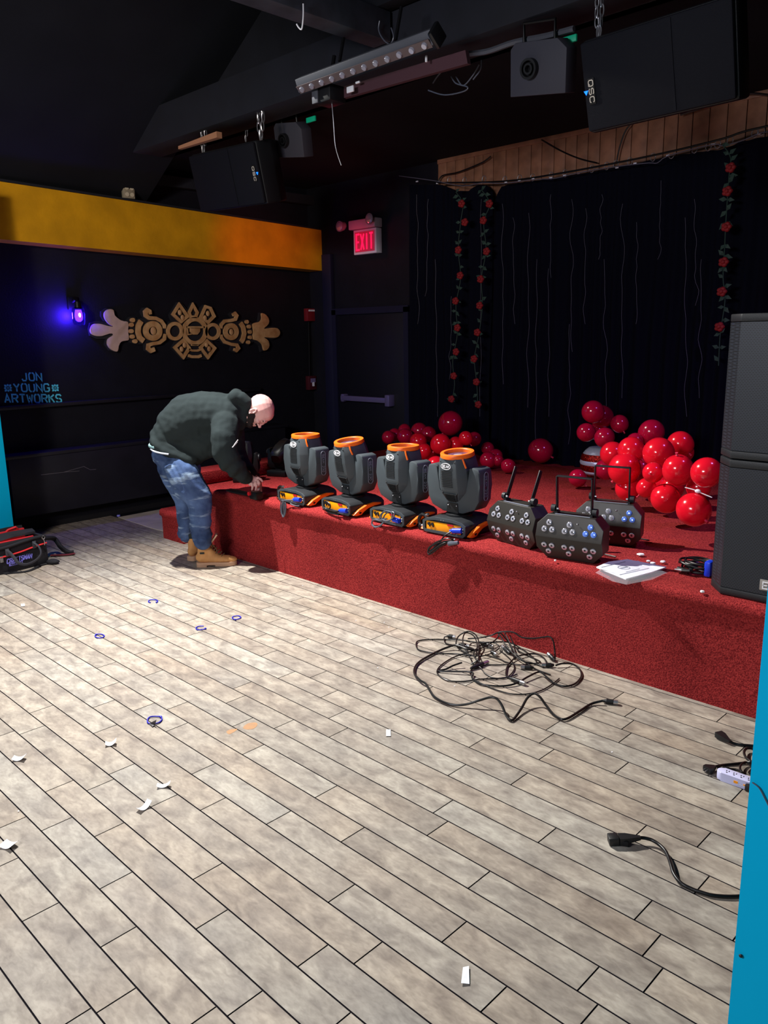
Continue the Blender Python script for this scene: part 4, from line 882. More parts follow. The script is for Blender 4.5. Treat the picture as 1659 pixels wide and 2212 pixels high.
# ================================================================ LED PAR FIXTURES
def par(m, label, ctr=(1.0, 1.0), bracket=True, tiltb=0, blue=False):
    t = thing('led_par_light', (0, 0, 0), 0, label, 'stage light', 'black multi lens LED lights on the stage', m=m)
    W, D, Hh = .19, .14, .245; c = .055
    # side profile: front is two facets meeting at mid height; swept across the width with cut corners
    def ring(y, s=0, k=1): return [(-W+c, y, s+0), (W-c, y, s+0), (W, y, s+c), (W, y, s+Hh-c), (W-c, y, s+Hh), (-W+c, y, s+Hh), (-W, y, s+Hh-c), (-W, y, s+c)]
    def fr(z): return -.012 if abs(z-Hh/2) < .001 else 0
    f0 = [(x, .022 if z < .01 else (.022 if z > Hh-.01 else .006), z) for x, _, z in ring(0)]
    mid = [(W, -.012, Hh/2), (-W, -.012, Hh/2)]
    mb = MB(); bm = mb.bm
    F_ = [(-W+c, .025, 0), (W-c, .025, 0), (W, .010, c), (W, -.012, Hh/2), (W, .010, Hh-c), (W-c, .025, Hh), (-W+c, .025, Hh), (-W, .010, Hh-c), (-W, -.012, Hh/2), (-W, .010, c)]
    B_ = [(x*.93, D, z) for x, y, z in F_]
    vf = [bm.verts.new(p) for p in F_]; vb = [bm.verts.new(p) for p in B_]; n = 10
    bm.faces.new((vf[0], vf[1], vf[2], vf[3], vf[8], vf[9])); bm.faces.new((vf[3], vf[4], vf[5], vf[6], vf[7], vf[8])); bm.faces.new(vb[::-1])
    for i in range(n): bm.faces.new((vf[i], vf[(i+1) % n], vb[(i+1) % n], vb[i]))
    bmesh.ops.recalc_face_normals(bm, faces=bm.faces[:])
    bmesh.ops.bevel(bm, geom=bm.edges[:], offset=.0025, segments=1, affect='EDGES')
    body = mb.build('housing', 'par_body', t, smooth=20)
    MB().box((0, .045, Hh+.0005), (.20, .012, .003)).build('top_label', 'print', body)
    MB().sph((.045, .006, Hh-.035), .004).build('screw', 'steel', body)
    for ci, cx_ in enumerate((-.118, 0, .118)):
        for up in (0, 1):
            cz = Hh*.73 if up else Hh*.25
            sgn = 1 if up else -1
            sl = (.037/(Hh/2)); ny = V((0, -1, .30 if up else -.30)).normalized()
            def yf(z): return -.012+.037*abs(z-Hh/2)/(Hh/2)
            for dx_, dz_ in ((0, .022*sgn), (-.0225, -.014*sgn), (.0225, -.014*sgn)):
                z = cz+dz_; p = V((cx_+dx_, yf(z)-.001, z)); fm_ = frame(p, (1, 0, 0), ny.cross(V((1, 0, 0))), ny)
                isb = blue and ci == 2 and up
                l_ = MB().lathe([(.016, -.001), (.016, .003), (.013, .005), (.001, .0045)], fm_, 16).build('lens', 'lens_blue_glint' if isb else 'lens', t)
                if not isb: MB().lathe([(.0055, .0045), (.0055, .0062), (.001, .0065)], fm_, 10).build('lens_core', 'lens_core', l_)
    for s_ in (-1, 1):
        sx = .10
        mm = T(s_*sx, .07, Hh+.025) @ RX(math.radians(tiltb))
        MB().cyl((s_*(sx+.030), .07, Hh+.026), (s_*(sx+.006), .07, Hh+.026), .021, .021, 18).build('knob', 'charcoal_dark', t)
        MB().box((0, 0, .085), (.007, .026, .20), mm, bev=.002).build('bracket_arm', 'blk', t)
        MB().cyl((s_*(sx-.004), .06, Hh+.026), (s_*(sx-.014), .06, Hh+.026), .006).build('bolt', 'steel', t)
        MB().box((s_*sx, .07, Hh+.006), (.02, .04, .014)).build('bracket_foot', 'blk', t)
    if bracket: MB().box((0, 0, .185), (.2, .026, .007), T(0, .07, Hh+.025) @ RX(math.radians(tiltb)), bev=.002).build('bracket_bar', 'blk', t)
    MB().tube([(-.12, D, .03), (-.16, D+.05, .008), (-.08, D+.10, .008), (.05, D+.09, .008), (.2, D+.05, .008)], .005, 6).build('power_lead', 'cable', t)
    return t
M['par_body'] = mat('black_par_housing', (46, 42, 38), .42, spec=.5)
par(T(-2.66, 3.73, ZS+.003) @ RZ(math.radians(-10)), 'black LED light with eighteen small lenses and open bracket arms beside the last moving head', bracket=False, tiltb=-22)
par(T(-2.23, 3.665, ZS+.003) @ RZ(math.radians(9)), 'black LED light with corner lenses painted with blue reflections standing foremost at the stage edge', tiltb=4, blue=True)
par(T(-2.24, 4.10, ZS+.003) @ RZ(math.radians(14)), 'black LED light with lenses painted with blue reflections standing behind the foremost LED light', tiltb=4, blue=True)
# ================================================================ LOUDSPEAKER STACK
for k, (z0, lb) in enumerate(((ZS, 'lower black loudspeaker cabinet with metal badge standing on the right stage edge'), (ZS+.645, 'upper black loudspeaker cabinet stacked on top at the right stage edge'))):
    Wd = .56; x0 = -1.485; cx_ = x0+Wd/2; yy = 3.655
    t = thing('loudspeaker', (cx_, yy, z0+.004), 0, lb, 'speaker', 'stacked loudspeakers at right')
    pf = [(-Wd/2, .10), (-Wd/2+.085, 0), (Wd/2-.085, 0), (Wd/2, .10), (Wd/2-.06, .50), (-Wd/2+.06, .50)]
    MB().prism(pf, .0, .035, bev=.006).prism(pf, .605, .64, bev=.006).prism([(x*.985, y+.012) for x, y in pf], .02, .62).build('cabinet', 'cabinet', t)
    gp = [(-Wd/2+.006, .115), (-Wd/2+.002, .10), (-Wd/2+.085, .002), (Wd/2-.085, .002), (Wd/2-.002, .10)]
    MB().loft([[(x, y, .037) for x, y in gp]+[(x, y+.006, .037) for x, y in gp[::-1]], [(x, y, .603) for x, y in gp]+[(x, y+.006, .603) for x, y in gp[::-1]]]).build('grille', 'perf', t) if 'perf' in M else None
    if k == 0:
        bd = MB().box((.025, -.004, .085), (.085, .008, .05), bev=.002).build('badge', mat('badge_metal', (150, 145, 140), .4, metal=.4), t)
        letters(MB(), 'EV', .030, frame((.025, -.008, .085), (1, 0, 0), (0, 0, 1), (0, -1, 0)), thick=1, depth=.002, fit=.055).build('lettering', 'white', bd)
# ================================================================ BALLOONS
def balloon(px, py, rp, Y, label, group, m='balloon', sq=1.0, knot=None):
    c = aty(px, py, Y); dist = (c-EYE).dot(FW); R_ = rp*dist/F
    if c.z-R_ < ZS+.003: c.z = ZS+.003+R_*.98
    R_ = min(R_, .3)
    k = V(knot).normalized() if knot else V((random.uniform(-1, 1), random.uniform(-.2, 1), random.uniform(-1, -.1))).normalized()
    t = thing('balloon', c, 0, label, 'balloon', group)
    mk = T(c) @ align(-k)
    prof = []
    for i in range(15):
        a = PI*i/14; r = math.sin(a); z = math.cos(a)
        if z < 0: r *= (1+.10*z*z*(-z)); z *= 1.06
        prof.append((max(r*R_, R_*.02), z*R_*sq))
    MB().lathe(prof, mk, 28).build('skin', m, t, world=True, smooth=80)
    zz = -1.06*R_*sq
    MB().lathe([(R_*.03, zz+.004), (R_*.09, zz-.006), (R_*.04, zz-.012), (R_*.10, zz-.022), (R_*.02, zz-.022)], mk, 10).build('knot', 'balloon_knot', t, world=True)
    return t
BL = 'red balloons heaped at the left of the stage back'
L0 = lambda x, y: (800+x/4.88, 860+y/4.88)
lb = [  # crop x,y, radius(crop px), Y, where
 (845, 262, 128, 5.85, 'largest dark red balloon standing on top of the left heap'), (190, 412, 70, 5.75, 'red balloon at the far left end of the left heap'), (255, 385, 68, 5.9, 'red balloon second from the left end of the left heap'),
 (360, 338, 68, 6.0, 'small dim balloon at the top left of the left heap'), (365, 402, 82, 5.7, 'shiny red balloon behind the third moving head ring, left of two'), (515, 345, 88, 5.9, 'round red balloon highest in the middle of the left heap'),
 (612, 378, 82, 5.8, 'red balloon leaning right of the highest middle one in the left heap'), (505, 455, 92, 5.55, 'bright shiny balloon just right of the third moving head ring'), (565, 558, 82, 5.4, 'pinkish balloon with its knot facing out low in the left heap'),
 (740, 480, 106, 5.45, 'large shiny balloon left above the last moving head ring'), (900, 485, 80, 5.6, 'dim balloon under the largest balloon of the left heap'), (1005, 420, 74, 5.6, 'balloon with two highlights right below the largest balloon of the left heap'),
 (1095, 430, 76, 5.9, 'very dark balloon at the right shoulder of the left heap'), (690, 712, 102, 5.05, 'bright red balloon low between the third and last moving heads'), (480, 640, 90, 5.5, 'shadowed balloon behind the third moving head body'),
 (640, 640, 80, 5.6, 'shadowed balloon low in the left heap above the bright red one'),
 (1235, 528, 68, 6.0, 'dim balloon highest of the small group right of the last moving head'), (1238, 652, 86, 5.75, 'pinkish balloon just right of the last moving head ring'), (1320, 610, 76, 6.0, 'dim balloon behind the pinkish one right of the last moving head'), (1345, 655, 60, 5.8, 'small balloon between the pinkish one and the loose one on the carpet'), (1452, 714, 76, 5.72, 'loose small red balloon on the carpet at the right of the left heap')]
for x, y, r, Y, w in lb:
    a, b = L0(x, y); balloon(a, b, r/4.88, Y, w, BL, 'balloon_shaded' if Y > 5.65 else 'balloon', knot=(.25, -1, .05) if 'knot' in w else None)
balloon(1167, 973, 26.5, 6.25, 'single dark red balloon standing alone in front of the curtain', 'lone red balloons', 'balloon_shaded')
BR = 'red balloons heaped at the right of the stage'
R0 = lambda x, y: (1180+x/4.366, 840+y/4.366)
rb = [(440, 215, 106, 5.75, 'dark balloon at the very top of the right cluster, left of two'), (520, 262, 108, 5.95, 'dark balloon at the top of the right cluster, right of two overlapping ones'), (690, 328, 84, 5.9, 'dim balloon at the right of the top cluster above the foil pot'),
 (375, 410, 88, 5.7, 'dim balloon at the left of the top cluster above the foil pot'), (550, 458, 94, 5.55, 'dim pinkish balloon just above the foil pot'), (480, 400, 80, 5.95, 'dark balloon in the middle of the top cluster above the foil pot'), (840, 490, 76, 5.4, 'small balloon peeking out at the top of the right heap'),
 (993, 408, 120, 5.5, 'dim large balloon at the back top of the right heap'), (1262, 520, 122, 5.2, 'very dark balloon at the back right of the right heap'), (625, 612, 116, 5.25, 'red balloon touching the foil pot'),
 (800, 575, 124, 5.1, 'shiny balloon with a violet highlight in the middle of the right heap'), (1060, 605, 148, 4.95, 'large pinkish balloon high in the centre of the right heap'), (740, 752, 150, 5.0, 'large magenta balloon with violet light on its side'),
 (775, 935, 122, 5.05, 'red balloon on the carpet under the magenta one'), (1008, 790, 98, 4.75, 'balloon with its knot facing out in the middle of the right heap'), (945, 930, 92, 4.95, 'small red balloon low beside the one under the magenta balloon'),
 (1245, 772, 146, 4.7, 'large bright red balloon with pale top right of the knot facing one'), (1512, 790, 146, 4.45, 'large balloon half hidden by the loudspeaker stack'), (1125, 1032, 138, 4.75, 'bright red balloon on the carpet left of the rightmost front one'),
 (1388, 1135, 158, 4.45, 'brightest red balloon resting on the carpet nearest the loudspeakers'), (560, 760, 100, 5.6, 'shadowed balloon behind the magenta one beside the foil pot'), (880, 760, 120, 5.35, 'shadowed balloon deep in the right heap beside the magenta one'),
 (1065, 920, 105, 5.1, 'shadowed balloon under the knot facing one'), (1190, 930, 110, 5.0, 'shadowed balloon behind the bright front pair'), (1440, 930, 110, 4.85, 'shadowed balloon behind the pale ribbon near the loudspeakers'), (1290, 600, 100, 5.3, 'shadowed balloon at the back behind the large bright one'),
 (295, 840, 84, 5.5, 'loose small red balloon on the carpet left of the foil pot'), (1040, 1010, 80, 5.2, 'shadowed balloon on the carpet behind the front pair')]
for x, y, r, Y, w in rb:
    a, b = R0(x, y); balloon(a, b, r/4.366, Y, w, BR, 'balloon_shaded' if Y > 5.3 else 'balloon', knot=(.2, -1, .1) if 'knot facing out' in w else ((0, -.35, 1) if 'pale top' in w else None))
rbn = [aty(*R0(x, y), 4.45) for x, y in ((1310, 930), (1370, 945), (1430, 965), (1480, 990), (1565, 1025))]
tag(MB().tube(spline(rbn, 4), .007, 6, flat=.4).sph(rbn[2], (.018, .012, .012)).build('balloon_ribbon', 'white_plastic'), 'pale knotted ribbon above the brightest front balloon', 'ribbon')
# foil pot
fp = atz(1277, 1034, ZS); fp.y += .15
t = thing('foil_pot', (fp.x, fp.y, ZS), 0, 'round pot wrapped in red glitter foil with silver bands behind the right balloons', 'pot')
def ringz(z0, z1, r0, r1): return [(r0*.2, z0), (r0, z0), ((r0+r1)/2+.006, (z0+z1)/2), (r1, z1), (r1*.2, z1)]
for z0, z1, r0, r1, m_, n_ in ((.003, .03, .11, .13, 'foil_red', 'red_band'), (.03, .055, .13, .14, 'foil_silver', 'silver_band'), (.055, .11, .14, .15, 'foil_red', 'red_band'), (.11, .145, .15, .148, 'foil_silver', 'silver_band'), (.145, .20, .148, .135, 'foil_red', 'red_band'), (.20, .25, .132, .09, 'foil_silver', 'silver_cap')):
    MB().lathe(ringz(z0, z1, r0*1.15, r1*1.15), T(fp.x, fp.y, ZS), 24).build(n_, m_, t, world=True)
# ================================================================ PAPERS, COILED CABLE, SCRAPS ON STAGE
def sheet(pts, label, name, cat, m='paper', th=.003, z=None, parts=None):
    q = [atz(x, y, ZS+.006) for x, y in pts]; c = sum(q, V((0, 0, 0)))/len(q)
    t = thing(name, (c.x, c.y, ZS), 0, label, cat)
    zz = z or ZS+.004
    MB().loft([[(p.x, p.y, zz) for p in q], [(p.x, p.y, zz+th) for p in q]]).build('sheets', m, t, world=True)
    return t, c
CP = lambda x, y: (1040+x/2.68, 840+y/2.68)
t, c = sheet([CP(*p) for p in ((665, 1045), (735, 1015), (845, 1000), (1070, 1045), (985, 1075), (835, 1115))], 'stack of white printed manuals in a clear plastic bag on the stage edge', 'manual_bag', 'papers', m='paper', th=.006, z=ZS+.014)
f1 = [atz(*CP(*p), ZS+.02) for p in ((680, 1040), (845, 1002), (970, 1040), (800, 1078))]
MB().loft([[(p.x, p.y, ZS+.0215) for p in f1], [(p.x, p.y, ZS+.0235) for p in f1]]).build('cover_sheet', 'white', t, world=True)
mb = MB()
ca = (f1[0]+f1[1]+f1[2]+f1[3])/4; ux = (f1[1]-f1[0]).normalized(); ux.z = 0; uy = V((-ux.y, ux.x, 0)); fp_ = frame((ca.x, ca.y, ZS+.0245), ux, uy, (0, 0, 1))
mb.ribbon([(.03*math.cos(a), .03*math.sin(a)) for a in [k*PI/8 for k in range(16)]], .003, 0, .0008, fp_, closed=True).box((0, .07, 0), (.18, .004, .001), fp_).box((0, -.06, 0), (.10, .003, .001), fp_).box((0, -.0, 0), (.05, .012, .001), fp_)
mb.build('printed_marks', 'print', t, world=True)
bg = [atz(*CP(*p), ZS+.03) for p in ((660, 1040), (740, 1005), (850, 995), (960, 1005), (1080, 1042), (1065, 1058), (990, 1080), (840, 1122), (760, 1090))]
mb = MB(); cen = V((sum(p.x for p in bg)/9, sum(p.y for p in bg)/9, ZS+.03))
v0 = mb.bm.verts.new(cen); vs = [mb.bm.verts.new((p.x, p.y, ZS+.008+.012*(i % 2))) for i, p in enumerate(bg)]; mids = [mb.bm.verts.new(((p.x+cen.x)/2, (p.y+cen.y)/2, ZS+.030-.004*(i % 3))) for i, p in enumerate(bg)]
for i in range(9): mb.bm.faces.new((vs[i], vs[(i+1) % 9], mids[(i+1) % 9], mids[i])); mb.bm.faces.new((mids[i], mids[(i+1) % 9], v0))
mb.build('plastic_bag', 'film', t, world=True, smooth=20)
# coiled black cable
cc = atz(1492, 1240, ZS); cc = V((cc.x, cc.y, ZS))
t = thing('coiled_cable', cc, 0, 'coiled black cable with steel jack plug beside the loudspeaker stack', 'cable')
pts = []
for k in range(60):
    a = k*.62; r = .075+.018*math.sin(k*.7); pts.append(cc+V((.02+r*math.cos(a)*1.1, .05+r*math.sin(a)*.8, .02+.02*(1+math.sin(k*.45)))))
MB().tube(spline(pts, 3), .006, 7).build('cord', 'cable', t, world=True)
a, b = atz(*CP(1118, 1045), ZS+.02), atz(*CP(1160, 1052), ZS+.02); MB().cyl(a, b, .004, .009, 10).build('jack_tip', 'steel', t, world=True)
MB().tube(spline([b, b+V((.05, 0, .01)), cc+V((-.05, .05, .03))], 4), .009, 7).build('plug_body', 'blk', t, world=True)
MB().cyl(cc+V((-.06, -.02, .02)), cc+V((.0, -.03, .02)), .014, .012).build('plug_body', 'blk', t, world=True)
a = atz(1526, 1230, ZS+.04); tag(MB().box((a.x+.01, a.y+.01, ZS+.045), (.035, .06, .08), bev=.01).build('plug_connector', 'blue_plug'), 'blue plug connector standing half behind the loudspeaker stack', 'plug')
r_ = random.Random(9)
for i, (x, y, w, lbx) in enumerate([(923, 960, 30, 'largest scrap, behind the manuals'), (905, 1003, 14, 'thin scrap touching the manuals'), (966, 999, 16, 'scrap just above the manuals'), (990, 1015, 24, 'scrap on the rim of the plastic bag'), (1050, 1002, 22, 'scrap right of the plastic bag'), (1277, 1175, 16, 'scrap at the loudspeaker corner'), (428, 995, 9, 'crumb by the foremost LED light')]):
    p = atz(*CP(x, y), ZS+.01); s_ = w/2.68*5/F*1.0*.8
    mb = MB().prism([(s_*math.cos(k*1.26+i)*r_.uniform(.6, 1), s_*.7*math.sin(k*1.26+i)) for k in range(5)], .008, .016 if i != 3 else .02, T(p.x, p.y, ZS), bev=.001)
    tag(mb.build('paper_scrap', 'paper'), 'white paper scrap on the red stage, '+lbx, 'scrap', 'white scraps on the stage')
# black flat bracket and red knob clamp under the man's hand
a, b = atz(486, 1063, ZS+.01), atz(560, 1072, ZS+.01)
t = thing('hand_clamp', ((a+b)/2), 0, 'black clamp bar with round red knob lying under the man\'s hand', 'clamp')
MB().box((a+b)/2+V((0, 0, .012)), ((b-a).length, .05, .02), RZ(0) if False else I4, bev=.004).build('bar', 'blk_metal', t, world=True)
k_ = atz(541, 1066, ZS+.05); MB().box(k_+V((.03, .03, -.015)), (.09, .07, .06), bev=.01).build('jaw', 'blk_metal', t, world=True)
MB().cyl(k_+V((-.0, -.02, 0)), k_+V((0, .01, 0)), .015, .015).build('knob', 'red_plastic', t, world=True)
# ================================================================ CABLES ON THE DANCE FLOOR
PX = lambda x, y: (860+x/3.19, 1320+y/3.19)
def fpts(pts, z0=.006, hs=None, CR=PX):
    out = []
    for i, p in enumerate(pts):
        h = z0+(p[2] if len(p) > 2 else 0); q_ = CR(p[0], p[1]); w_ = atz(*q_, h)
        if w_.y > YF-.03 and CR is PX: w_ = aty(*q_, YF-.03)
        out.append(w_)
    return out
def conn(mbth, a, b, label=None, r=.010):
    """cable connector: strain relief, barrel, metal nose from a (cable side) to b (nose)"""
    a, b = V(a), V(b); d = b-a
    o = MB().cyl(a, a+d*.25, r*.5, r*.9, 12).cyl(a+d*.25, a+d*.7, r, r, 14).build('plug', 'blk', mbth, world=True)
    MB().cyl(a+d*.7, b, r*.92, r*.92, 14).build('metal_shell', 'steel', o, world=True)
cb = [
 ('thick black cable zigzagging in front of the tangle to a plug at right', [(1410, 618, .012), (1330, 640), (1250, 690), (1150, 745), (1080, 720), (1020, 650, .02), (975, 590, .045), (935, 568, .05), (890, 600, .035), (850, 670, .012), (800, 740), (775, 752), (745, 720, .005), (715, 650, .03), (680, 605, .045), (635, 595, .045), (560, 615, .03), (480, 640, .01), (400, 648), (320, 630), (250, 590), (215, 540, .004), (190, 500, .008), (150, 475, .008), (112, 430, .004), (120, 380), (160, 340), (230, 300), (280, 275), (340, 250, .01), (400, 235, .02), (480, 262, .02), (560, 270, .01)], .0075, [((1410, 618), (1515, 630))]),
 ('black cable making the small wide loop at the left end of the tangle', [(500, 305, .01), (400, 295), (330, 292), (250, 290), (150, 270), (125, 240), (140, 205), (250, 195), (350, 197), (440, 200, .01), (540, 215, .02), (640, 215, .03), (760, 215, .02), (850, 260), (930, 320), (960, 360)], .005, [((560, 215), (655, 245))]),
 ('black cable from the plug at the upper left of the tangle', [(345, 178, .012), (322, 178, .008), (318, 200), (335, 225), (400, 238), (470, 245, .02), (520, 262, .02), (550, 300, .02), (553, 335, .02), (500, 368)], .0048, [((335, 172), (395, 178))]),
 ('black cable running the low left loop beneath the tangle', [(800, 330), (790, 290), (770, 230), (740, 190, .03), (700, 150, .06), (680, 190, .03), (600, 245, .02), (480, 285, .01), (380, 320), (300, 370), (268, 415), (290, 450), (350, 480), (450, 485), (560, 470), (680, 465), (760, 455), (820, 435)], .0048, [((640, 280), (680, 300))]),
 ('thick black cable looping around the right side of the tangle', [(440, 355, .02), (380, 375, .01), (330, 400), (280, 415), (500, 420, .01), (510, 460), (560, 500), (650, 515), (740, 515), (820, 495, .005), (900, 450, .012), (975, 420, .015), (1030, 460, .012), (1080, 500), (1150, 518), (1220, 500), (1262, 450), (1250, 400), (1200, 365, .01), (1130, 362, .012), (1085, 375, .005)], .0062, [((1075, 372), (990, 372))]),
 ('black cable arching over the top of the tangle to the upright plug by the stage', [(480, 190, .01), (560, 185, .02), (640, 168, .05), (700, 145, .07), (790, 145, .07), (850, 180, .05), (930, 188, .05), (1000, 180, .06), (1045, 178, .07), (1070, 210, .06), (1080, 280, .02), (1082, 330)], .0055, [((1080, 340), (1035, 295))]),
 ('black cable forming the round middle loop that ends in a silver plug', [(1030, 370), (1000, 320), (940, 295, .005), (870, 300, .008), (810, 320, .008), (760, 370), (745, 410), (748, 450), (790, 470)], .0055, [((770, 462), (875, 500))]),
 ('thin black cable sweeping in the widest curve below the tangle', [(1110, 465), (1060, 505), (990, 545), (900, 570), (790, 572), (700, 550), (620, 520), (540, 480), (500, 440), (505, 405), (560, 385, .006), (600, 430), (660, 460), (740, 460), (790, 420), (800, 380), (770, 330), (700, 270)], .0042, [((500, 395), (618, 350))]),
 ('black cable coiled upright at the upper left of the tangle', [(470, 290), (410, 250, .01), (400, 215, .03), (420, 170, .05), (480, 140, .07), (530, 160, .06), (555, 210, .04), (555, 290, .01), (550, 340), (520, 370), (500, 330), (460, 260, .02), (445, 200, .04), (465, 150, .05), (520, 170, .04), (545, 230, .02), (540, 290, .01)], .0048, [((410, 232), (490, 242))]),
 ('black cable fanning from the arch down to the plugs beside the stage', [(690, 155, .06), (720, 200, .05), (760, 260, .03), (850, 340, .01), (950, 365), (1000, 385)], .0055, [((935, 390), (845, 385))]),
 ('black cable crossing the tangle from the arch to its right side', [(735, 150, .065), (770, 220, .04), (800, 280, .02), (830, 310, .01), (880, 355), (950, 400), (1050, 438)], .0048, [((770, 290), (720, 245))]),
 ('black cable lying flat across the middle of the tangle', [(600, 300), (700, 330), (740, 350), (830, 370), (900, 365), (980, 350), (900, 310), (820, 265, .01), (770, 170, .04)], .0045, []),
 ('thin black cable lying flat through the left half of the tangle', [(420, 298), (520, 310, .006), (620, 300, .01), (700, 250, .015), (640, 215, .02), (560, 240, .015), (520, 300, .01), (560, 350), (640, 370), (760, 368)], .0042, []),
]
for lb, pts, r, cons in cb:
    P = fpts(pts, r+.002)
    t = thing('floor_cable', V((P[0].x, P[0].y, 0)), 0, lb, 'cable', 'cables tangled on the floor')
    sp = spline(P, 6)
    for q in sp: q.z = max(q.z, r+.001)
    MB().tube(sp, r*.8, 8).build('cord', 'cable', t, world=True)
    for a, b in cons:
        u_, v_ = fpts([a], .013)[0], fpts([b], .013)[0]
        conn(t, u_, v_, r=.0125)
# single power cord in the right foreground
PR = lambda x, y: (1300+x/4.62, 1520+y/4.62)
t = thing('mains_cable', atz(*PR(280, 1350), 0), 0, 'thick black power cord with moulded plug curving across the right foreground', 'cable')
pts = fpts([(380, 1338, .018), (430, 1342, .016), (500, 1362, .014), (570, 1405, .012), (630, 1465, .012), (668, 1540, .012), (690, 1610, .012), (720, 1700, .008), (790, 1790, .004), (900, 1850), (1000, 1885), (1100, 1912), (1250, 1925), (1400, 1922), (1500, 1915)], .007, CR=PR)
MB().tube(spline(pts, 7), .0062, 10).build('cord', 'cable', t, world=True)
a, b = atz(*PR(385, 1338), .025), atz(*PR(270, 1345), .022); d = (b-a).normalized(); n_ = V((-d.y, d.x, 0))
fm = frame(a, d, n_, d.cross(n_))
MB().loft([[fm @ V((x, y, z)) for y, z in ((w, -h), (w, h), (-w, h), (-w, -h))] for x, w, h in ((-.0, .006, .006), (.018, .009, .008), (.05, .017, .011), (.075, .018, .012))]).box((.095, 0, 0), (.035, .038, .030), fm, bev=.003).build('plug', 'blk', t, world=True)
MB().box((.062, .030, -.008), (.050, .020, .020), fm @ RZ(-.35), bev=.003).build('plug_clip', 'blk_matte', t, world=True)
# cords and power strip by the teal wall
def cord2(pts, r, label, plug=None, m='cable'):
    P = fpts(pts, r+.001, CR=PR); t = thing('mains_cable', V((P[0].x, P[0].y, 0)), 0, label, 'cable', 'power cords behind the teal wall end')
    MB().tube(spline(P, 6), r, 8).build('cord', m, t, world=True)
    if plug:
        a, b = atz(*PR(*plug[0]), .016), atz(*PR(*plug[1]), .018); d = (b-a).normalized(); n_ = V((-d.y, d.x, 0)); fm = frame(a, d, n_, d.cross(n_)); L = (b-a).length
        MB().loft([[fm @ V((x*L, y, z)) for y, z in ((w, -h), (w, h), (-w, h), (-w, -h))] for x, w, h in ((0, .005, .005), (.35, .012, .009), (.7, .019, .012), (1, .018, .012))]).build('plug', 'blk', t, world=True)
        MB().box((L+.006, .006, 0), (.016, .002, .006), fm).box((L+.006, -.006, 0), (.016, .002, .006), fm).build('prong', 'steel', t, world=True)
    return t
cord2([(1270, 375, .008), (1330, 400), (1400, 412), (1480, 418), (1560, 430), (1640, 470)], .006, 'black cord with plug lying nearest the stage beside the teal wall end', ((1280, 380), (1160, 300)))
cord2([(1140, 625, .01), (1220, 612), (1320, 602), (1420, 590), (1480, 580, .01), (1440, 540, .012), (1420, 490, .012), (1440, 450, .012), (1500, 450, .01), (1570, 500)], .0055, 'black cord with dark plug lying behind the white power strip', ((1135, 628), (1045, 660)))
cord2([(1150, 640), (1250, 650), (1350, 660), (1400, 690, .01), (1380, 650, .012), (1390, 610, .012), (1440, 585, .01), (1500, 640), (1470, 690), (1540, 700)], .0045, 'thin black cord curling behind the white power strip')
a, b = atz(*PR(1215, 668), .035), atz(*PR(1462, 755), .035); d = (b-a); d.z = 0; L = d.length; d.normalize(); n_ = V((-d.y, d.x, 0))
fm = frame((a+b)/2-V((0, 0, .035)), d, n_, (0, 0, 1))
t = thing('power_strip', (a+b)/2-V((0, 0, .035)), 0, 'white rounded power strip with outlets on the floor by the teal wall end', 'power strip')
rr0 = .024; poly = [(L/2+rr0*math.cos(q), rr0*math.sin(q)) for q in [-PI/2+k*PI/10 for k in range(11)]]+[(-L/2+rr0*math.cos(q), rr0*math.sin(q)) for q in [PI/2+k*PI/10 for k in range(11)]]
MB().prism(poly, 0, .036, fm, bev=.004).build('body', mat('strip_white', (205, 205, 240), .35), t, world=True)
for i in range(4):
    x = -L/2+.01+i*(L/3.4); o = MB().box((x, .006, .0362), (.003, .008, .001), fm).box((x+.010, .006, .0362), (.003, .008, .001), fm).cyl(fm @ V((x+.005, -.007, .0362)), fm @ V((x+.005, -.007, .037)), .003).build('outlet', 'charcoal_dark', t, world=True)
MB().box((.01, -rr0, .018), (.016, .003, .010), fm).box((.045, -rr0, .018), (.012, .003, .006), fm).build('usb_port', 'amber', t, world=True)
pa = atz(*PR(1430, 830), .015)
t = thing('adapter_plug', (pa.x, pa.y, 0), 0, 'small black adapter plug with three prongs beside the white power strip', 'plug')
MB().box(pa+V((.02, .01, 0)), (.04, .035, .028), RZ(0), bev=.004).build('body', 'blk', t, world=True)
for k in (-1, 0, 1): MB().cyl(pa+V((.0, .01+k*.009, 0)), pa+V((-.03, .01+k*.009, 0)), .0022, .0022, 8).build('prong', 'steel', t, world=True)
# thin cord lying against the face of the teal wall
yy = ed.y-.004
tag(MB().tube(spline([aty(x, y, yy) for x, y in ((1625, 1690), (1640, 1702), (1652, 1724), (1664, 1750), (1674, 1790))], 4), .0015, 5).build('thin_wire', 'cable_grey'), 'thin grey wire stuck on the right teal wall end', 'wire')
sc_ = aty(1600, 2065, yy); tag(MB().sph(sc_, (.004, .003, .004)).build('wall_screw', 'charcoal_dark'), 'small dark screw in the right teal wall end', 'screw')
